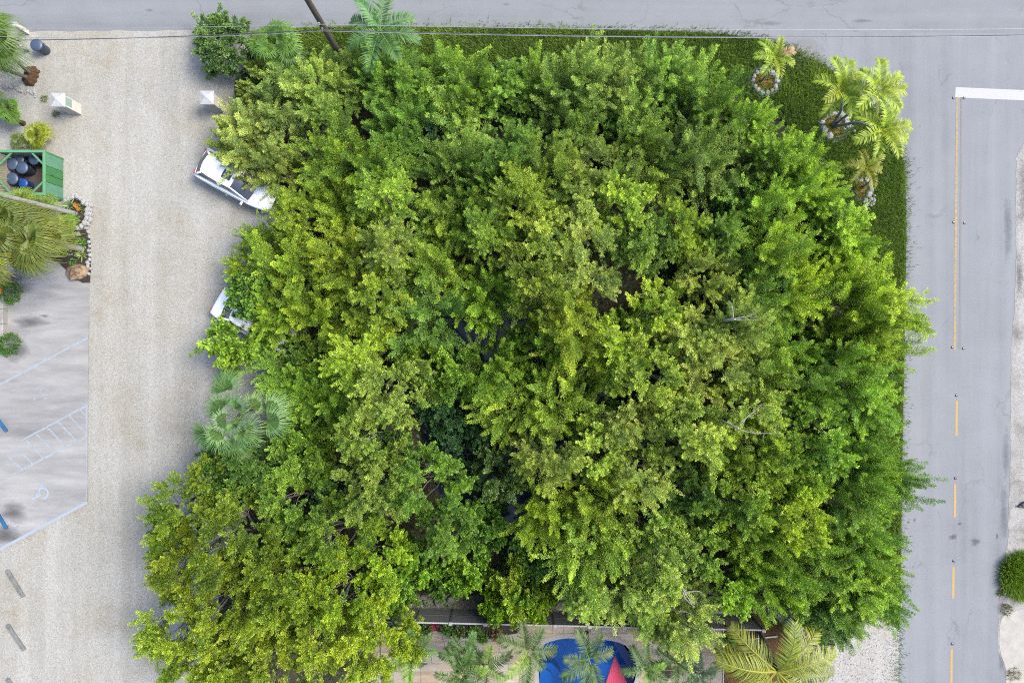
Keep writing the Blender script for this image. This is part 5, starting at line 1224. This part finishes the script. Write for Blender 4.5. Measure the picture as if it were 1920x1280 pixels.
c = mixc(nt, 1.0, oc, ramp(nt, n1, [(.3, (.80, .76, .72)), (.5, (1, 1, 1)), (.7, (1.15, 1.16, 1.18))]), 'MULTIPLY'); c = mixc(nt, ramp(nt, noise(nt, v, 9, 4, .7), [(.62, (0, 0, 0)), (.78, (.4,) * 3)]), c, (.08, .056, .035))
nt.links.new(c, b.inputs['Base Color']); b.inputs['Roughness'].default_value = .8; b.inputs['Specular IOR Level'].default_value = .25; bump(nt, b, noise(nt, v, 18, 4), .12, .01); M_trav = m
import bisect
def near_out(x, y):
    best = None
    for i in range(len(POOL)):
        a, c_ = POOL[i], POOL[(i + 1) % len(POOL)]; dx, dy = c_[0] - a[0], c_[1] - a[1]; t = max(0, min(1, ((x - a[0]) * dx + (y - a[1]) * dy) / (dx * dx + dy * dy + 1e-12)))
        q = (a[0] + dx * t, a[1] + dy * t); d2 = (q[0] - x) ** 2 + (q[1] - y) ** 2
        if best is None or d2 < best[0]: best = (d2, q)
    return best[1]
BED = [(p.x, p.y) for p in smooth_open([(*P(716, 1150)[:2], 0), (*P(716, 1181)[:2], 0), (*P(760, 1183)[:2], 0), (*P(805, 1180)[:2], 0), (*P(838, 1186)[:2], 0), (*P(868, 1194)[:2], 0), (*P(905, 1198)[:2], 0), (*P(940, 1190)[:2], 0), (*P(975, 1182)[:2], 0), (*P(982, 1150)[:2], 0)], 4)]
TILE = {}
def tile_me(w, h):
    if (w, h) not in TILE:
        mb = MB(); mb.box((w / 2, h / 2, .018), (w - .012, h - .012, .036), bev=.006); TILE[(w, h)] = mb.mesh('tile', M_trav)
    return TILE[(w, h)]
TC0 = [(.36, .33, .28), (.38, .355, .315), (.33, .30, .255), (.36, .305, .24), (.39, .37, .335), (.335, .315, .285), (.37, .33, .27), (.375, .36, .33)]
TC = [(c[0] * .58, c[1] * .53, c[2] * .47) for c in TC0]
y = DY0; row = 0; ntile = 0
while y < DY1 - .05:
    h = (.62, .45, .62)[row % 3]; x = DX0 - rng.choice([0, .3, .5])
    while x < DX1 - .02:
        w = rng.choice([.62, .92, .92]); w2 = min(w, round(DX1 - x, 3)); x0 = x; x += w
        if x0 < DX0 - .001: continue
        hh = min(h, DY1 - y)
        cs = [(x0, y), (x0 + w2, y), (x0 + w2, y + hh), (x0, y + hh)]
        if y > P(0, 1168).y: continue                        # hidden behind the fence
        if all(inside(BED, *c) for c in cs): continue
        ins = [inside(POOL, *c) for c in cs]; cen = inside(POOL, x0 + w2 / 2, y + hh / 2)
        mids = [inside(POOL, x0 + w2 * a, y + hh * b2) for a, b2 in ((.5, 0), (.5, 1), (0, .5), (1, .5))]
        if all(ins): continue
        col = rng.choice(TC); k_ = rng.uniform(.92, 1.08); col = tuple(q * k_ for q in col)
        if any(ins) or cen or any(mids):
            pts = []
            for i in range(4):
                a, c_ = cs[i], cs[(i + 1) % 4]
                for t in (0, .25, .5, .75):
                    q = (a[0] + (c_[0] - a[0]) * t, a[1] + (c_[1] - a[1]) * t); pts.append(near_out(*q) if inside(POOL, *q) else q)
            cl = []
            for q in pts:
                if not cl or (abs(q[0] - cl[-1][0]) + abs(q[1] - cl[-1][1])) > .01: cl.append(q)
            if len(cl) < 3: continue
            ar = abs(sum(cl[i][0] * cl[(i + 1) % len(cl)][1] - cl[(i + 1) % len(cl)][0] * cl[i][1] for i in range(len(cl)))) / 2
            if ar < .02: continue
            ccx, ccy = sum(q[0] for q in cl) / len(cl), sum(q[1] for q in cl) / len(cl)
            mb = MB(); mb.prism([(ccx + (q[0] - ccx) * .985, ccy + (q[1] - ccy) * .985) for q in cl], .0, .036); o = mb.build('tile', M_trav, deck, (0, 0, .0), col)
        else:
            o = link('tile', tile_me(w2, hh), deck, col); o.location = (x0, y, rng.uniform(-.002, .002))
        ntile += 1
    y += h; row += 1
# coping along the pool edge in short curved stones
M_cop = mat('pool_coping', (.18, .165, .14), .75, .15, 3.0)
n = len(POOL)
def off(i, d):
    a, c_ = POOL[(i - 1) % n], POOL[(i + 1) % n]; t = Vector((c_[0] - a[0], c_[1] - a[1], 0)).normalized(); nn = Vector((t.y, -t.x, 0))
    if inside(POOL, POOL[i % n][0] + nn.x * .05, POOL[i % n][1] + nn.y * .05): nn = -nn
    return (POOL[i % n][0] + nn.x * d, POOL[i % n][1] + nn.y * d)
pe = empty('swimming_pool', (0, 0, 0), 0, 'free form blue swimming pool with curved edge and rounded steps', 'swimming pool')
for i in range(0, n - 1, 2):
    a0, a1, a2 = i, i + 1, min(i + 2, n)
    mb = MB(); inn = [off(j, -.04) for j in (a0, a1, a2)]; out = [off(j, .22) for j in (a2, a1, a0)]
    mb.prism(inn + out, -.04, .047); mb.build('coping_stone', M_cop, pe)
M_basin = mat('blue_pool_plaster', (.008, .075, .24), .6, .15, 1.2)
mb = MB(); q = len(POOL); vs = [(x, y_, -.02) for x, y_ in POOL] + [(x, y_, -1.5) for x, y_ in POOL]
mb.add(vs, [(i, q + i, q + (i + 1) % q, (i + 1) % q) for i in range(q)] + [tuple(q + i for i in reversed(range(q)))]); mb.build('basin', M_basin, pe)
M_step = mat('pale_blue_step', (.013, .09, .26), .6, .15, 1.2)
for (pts, z0, z1) in [([(1014, 1256), (1026, 1250), (1038, 1254), (1050, 1266), (1052, 1282), (1030, 1300), (1012, 1292)], -1.5, -.55), ([(1014, 1262), (1024, 1259), (1034, 1268), (1036, 1284), (1024, 1300), (1012, 1292)], -.54, -.30)]:
    mb = MB(); mb.prism(smooth_loop(pxpoly(pts), 4), z0, z1); mb.build('step', M_step, pe)
m, nt, b = new_mat('pool_water'); nt.nodes.remove(b)
tr = N(nt, 'ShaderNodeBsdfTransparent'); tr.inputs[0].default_value = (.38, .72, .90, 1); gl = N(nt, 'ShaderNodeBsdfGlossy'); gl.inputs['Roughness'].default_value = .05; fr_ = N(nt, 'ShaderNodeFresnel'); fr_.inputs[0].default_value = 1.33
bp = N(nt, 'ShaderNodeBump'); bp.inputs['Strength'].default_value = .12; bp.inputs['Distance'].default_value = .03; nt.links.new(noise(nt, pos(nt), 3.0, 3), bp.inputs['Height']); nt.links.new(bp.outputs[0], gl.inputs['Normal']); nt.links.new(bp.outputs[0], fr_.inputs['Normal'])
mx = N(nt, 'ShaderNodeMixShader'); nt.links.new(fr_.outputs[0], mx.inputs[0]); nt.links.new(tr.outputs[0], mx.inputs[1]); nt.links.new(gl.outputs[0], mx.inputs[2]); nt.links.new(mx.outputs[0], nt.nodes['Material Output'].inputs[0])
mb = MB(); mb.sheet([off(i, .03) for i in range(n)], -.07); mb.build('water', m, pe)
# the ground, the joint bed and the basin: cut the pool out of every sheet that would cover it
def cut_hole(oname, loop):
    import bmesh
    o = bpy.data.objects[oname]; bm = bmesh.new(); zc = o.data.vertices[0].co.z
    ov = [(v_.co.x, v_.co.y) for v_ in o.data.vertices]
    outer = [bm.verts.new((x, y_, zc)) for x, y_ in ov]; inner = [bm.verts.new((x, y_, zc)) for x, y_ in loop]
    ed = [bm.edges.new((r_[i], r_[(i + 1) % len(r_)])) for r_ in (outer, inner) for i in range(len(r_))]
    bmesh.ops.triangle_fill(bm, edges=ed, use_beauty=True, normal=(0, 0, 1))
    for f in bm.faces:
        if f.normal.z < 0: f.normal_flip()
    bm.to_mesh(o.data); bm.free(); o.data.update()
HO = [off(i, .02) for i in range(n)]
cut_hole('pool_terrace', HO); cut_hole('ground', HO)
# flower bed under the fence
g = MB(); g.prism(BED, .0, .062); tag(g.build('fence_flower_bed', M_bedsoil), kind='structure')
mb = MB()
for i in range(0, len(BED) - 1):
    mb.beam((*BED[i], .06), (*BED[i + 1], .06), .08, .09)
for (px, py, R, c, w) in [(738, 1175, .4, (.03, .09, .02), 'dark leafy plant at the left end of the fence bed'), (800, 1178, .28, (.05, .10, .02), 'low green plant in the fence bed below the third fence post'), (838, 1177, .26, (.05, .12, .02), 'green plant in the fence bed above the terrace curve'),
                          (862, 1182, .3, (.06, .10, .03), 'reddish green plant in the fence bed, middle'), (888, 1182, .3, (.06, .14, .02), 'green plant with orange flowers in the fence bed'), (905, 1192, .28, (.07, .14, .02), 'fresh green plant at the lowest bulge of the fence bed'), (930, 1186, .3, (.10, .07, .03), 'rusty brown plant at the right end of the fence bed')]:
    flower_bush(px, py, R, .4, c, w, [(0, .1, .38), (.12, -.05, .36)] if 'orange' in w or 'reddish' in w else [], 'plants in the fence bed', .08, .13, 320, .06, 'small plant')
M_magenta = mat('magenta_leaves', (.24, .03, .08), .6, .3, 8.0, kind='obj')
agave(815, 1172, .42, 18, (.20, .03, .06), 'magenta leaved spiky plant at the foot of the fence', .06)
# pink sun sail over the pool
m, nt, b = new_mat('pink_sail_cloth'); nt.nodes.remove(b); d1 = N(nt, 'ShaderNodeBsdfDiffuse'); t1 = N(nt, 'ShaderNodeBsdfTranslucent')
wv = N(nt, 'ShaderNodeTexWave', wave_type='BANDS', bands_direction='X'); wv.inputs['Scale'].default_value = 3.2; wv.inputs['Distortion'].default_value = 1.0; nt.links.new(pos(nt, (1, .15, 1)), wv.inputs['Vector'])
cc = ramp(nt, wv.outputs['Fac'], [(0, (.24, .035, .06)), (1, (.29, .045, .08))]); nt.links.new(cc, d1.inputs[0]); nt.links.new(cc, t1.inputs[0]); mx = N(nt, 'ShaderNodeMixShader'); mx.inputs[0].default_value = .2
nt.links.new(d1.outputs[0], mx.inputs[1]); nt.links.new(t1.outputs[0], mx.inputs[2]); nt.links.new(mx.outputs[0], nt.nodes['Material Output'].inputs[0]); M_sail = m
A, B, C_ = P(1153, 1229, 2.6), P(1110, 1345, 3.0), P(1208, 1345, 2.9)
se = empty('sun_sail', (A.x, A.y, 0), 0, 'pink triangular sun sail stretched over the pool', 'sun sail')
def sf(u, v):
    e_ = B.lerp(C_, u); p = A.lerp(e_, v); s_ = .22 * (4 * u * (1 - u)) * v * (1.15 - v) * 2
    cxx = A.lerp(B.lerp(C_, .5), v); p = p + (cxx - p) * .10 * math.sin(math.pi * v)
    return (p.x - A.x, p.y - A.y, p.z - s_)
mb = MB(); mb.grid(sf, 10, 14, True); mb.grid(lambda u, v: tuple(Vector(sf(u, v)) - Vector((0, 0, .006))), 10, 14, True, True); mb.build('cloth', M_sail, se)
mb = MB(); mb.tube([Vector(sf(0, k / 12)) for k in range(13)], .014, 5); mb.tube([Vector(sf(1, k / 12)) for k in range(13)], .014, 5); mb.build('hem', mat('pink_hem', (.14, .018, .035), .8, .1), se)
mb = MB(); mb.tube([(0, 0, 2.6), (.03, .55, 3.1)], .008, 5); mb.build('guy_rope', M_cable, se)
# terrace post that carries the sail corner, and planted pot below the right pool palm
M_pot = mat('brown_planter', (.13, .085, .055), .8, .2)
e = empty('square_planter', P(1254, 1258), 0, 'brown planter at the foot of the palm right of the pool', 'planter')
mb = MB(); mb.box((0, 0, .18), (.72, .5, .30), bev=.02); mb.build('box', M_pot, e); mb = MB(); mb.box((0, 0, .335), (.62, .40, .03)); mb.build('soil', M_bedsoil, e)

# ------------------------------------------------------------ mulch bed and white gravel at the lower right
g = MB(); g.prism(pxpoly([(1356, 1150), (1446, 1150), (1500, 1200), (1470, 1340), (1356, 1340)]), 0, .03); tag(g.build('mulch_bed', M_mulch), kind='structure')
mb = MB(); a, c_ = P(1355.5, 1150), P(1355.5, 1340); mb.beam((a.x, a.y, .03), (c_.x, c_.y, .03), .05, .09); o = mb.build('bed_edging', M_frail); tag(o, 'thin pale edging strip between terrace and mulch bed', 'edging')
g = MB(); wg = [P(*p) for p in [(1440, 1180), (1520, 1150), (1600, 1140), (1660, 1120), (1687, 1110), (1684, 1300), (1682, 1500), (1440, 1500)]]; g.sheet(wg, .0125); tag(g.build('white_gravel', M_gravel2), kind='structure')
mb = MB()
for k in range(700):
    c0 = P(rng.uniform(1500, 1680), rng.uniform(1150, 1300)); s = rng.uniform(.02, .042); mb.box((c0.x, c0.y, .016 + s * .2), (s, s * .7, s * .5), rz=rng.uniform(0, 3))
tag(mb.build('dark_pebbles', mat('dark_pebble', (.085, .08, .072), .9, .4)), kind='stuff')
litter_e = MB()
for k in range(700):
    c0 = P(rng.uniform(1358, 1440), rng.uniform(1178, 1300)); s = rng.uniform(.05, .12); litter_e.box((c0.x, c0.y, .036), (s, s * .35, .014), rz=rng.uniform(0, 3))
tag(litter_e.build('bark_chips', M_chip), kind='stuff')
e = empty('round_planter_lid', P(1404, 1206) + Vector((0, 0, .03)), 0, 'black round disc lying on the brown mulch', 'round lid')
mb = MB(); mb.lathe([(.26, 0), (.27, .05), (.25, .09), (.22, .07), (.01, .075)], 24); mb.build('disc', M_black, e); mb = MB(); mb.beam((-.05, 0, .10), (.05, 0, .10), .025, .03); mb.build('grip', M_black, e)
mb = MB(); a, c_ = P(1384, 1198.5), P(1456, 1190.5); mb.tube([(a.x, a.y, .09), (c_.x, c_.y, .12)], .042, 10); o = mb.build('white_pipe', M_frail); tag(o, 'long white pipe lying across the mulch bed', 'pipe')
M_bluemetal = mat('blue_black_metal', (.03, .07, .11), .5, .3)
e = empty('hand_cart', P(1431, 1223) + Vector((0, 0, .03)), R_(-12), 'dark blue garden cart on the mulch under the coconut palm', 'garden cart')
mb = MB(); mb.add([(-.32, -.26, .18), (.1, -.2, .16), (.1, .2, .16), (-.32, .26, .18), (-.42, -.34, .48), (.22, -.28, .44), (.22, .28, .44), (-.42, .34, .48)], [(0, 1, 2, 3), (0, 4, 5, 1), (1, 5, 6, 2), (2, 6, 7, 3), (3, 7, 4, 0), (3, 2, 1, 0)]); mb.build('tray', M_bluemetal, e)
for s in (-1, 1):
    mb = MB(); mb.tube([(-.3, s * .2, .16), (.3, s * .24, .3), (.85, s * .26, .42)], .018, 6); mb.build('handle', M_black, e)
    mb = MB(); mb.tube([(.15, s * .2, .2), (.22, s * .22, .0)], .014, 5); mb.build('leg', M_black, e)
mb = MB(); mb.tube([(-.38, -.04, .16), (-.38, .04, .16)], .16, 14); mb.build('wheel', M_tyre, e)
M_orange = mat('orange_plastic', (.28, .085, .01), .5, .1)
e = empty('hand_shears', P(1392, 1217) + Vector((0, 0, .05)), R_(10), 'pair of orange handled shears lying on the mulch', 'shears')
for s in (-1, 1):
    mb = MB(); mb.tube([(0, 0, .03), (-.12, s * .06, .03), (-.24, s * .09, .03), (-.3, s * .07, .03)], .026, 6); mb.build('handle', M_orange, e)
    mb = MB(); mb.beam((0, 0, .03), (.26, -s * .06, .03), .045, .012); mb.build('blade', M_trim, e)
flower_bush(1366, 1196, .34, .3, (.055, .16, .025), 'long leaved green plant left of the white pipe on the mulch', [], None, .1, .26, 60, .03, 'small plant')
flower_bush(1376, 1186, .3, .3, (.08, .13, .02), 'yellowish seedling clump at the foot of the fence on the mulch', [], None, .1, .12, 120, .03, 'small plant')
flower_bush(1392, 1250, .4, .4, (.03, .07, .02), 'dark green plant under the left coconut frond on the mulch', [], None, .1, .16, 200, .03, 'small plant')
agave(1428, 1204, .5, 22, (.07, .12, .06), 'dark spiky plant beside the coconut palm foot', .03)
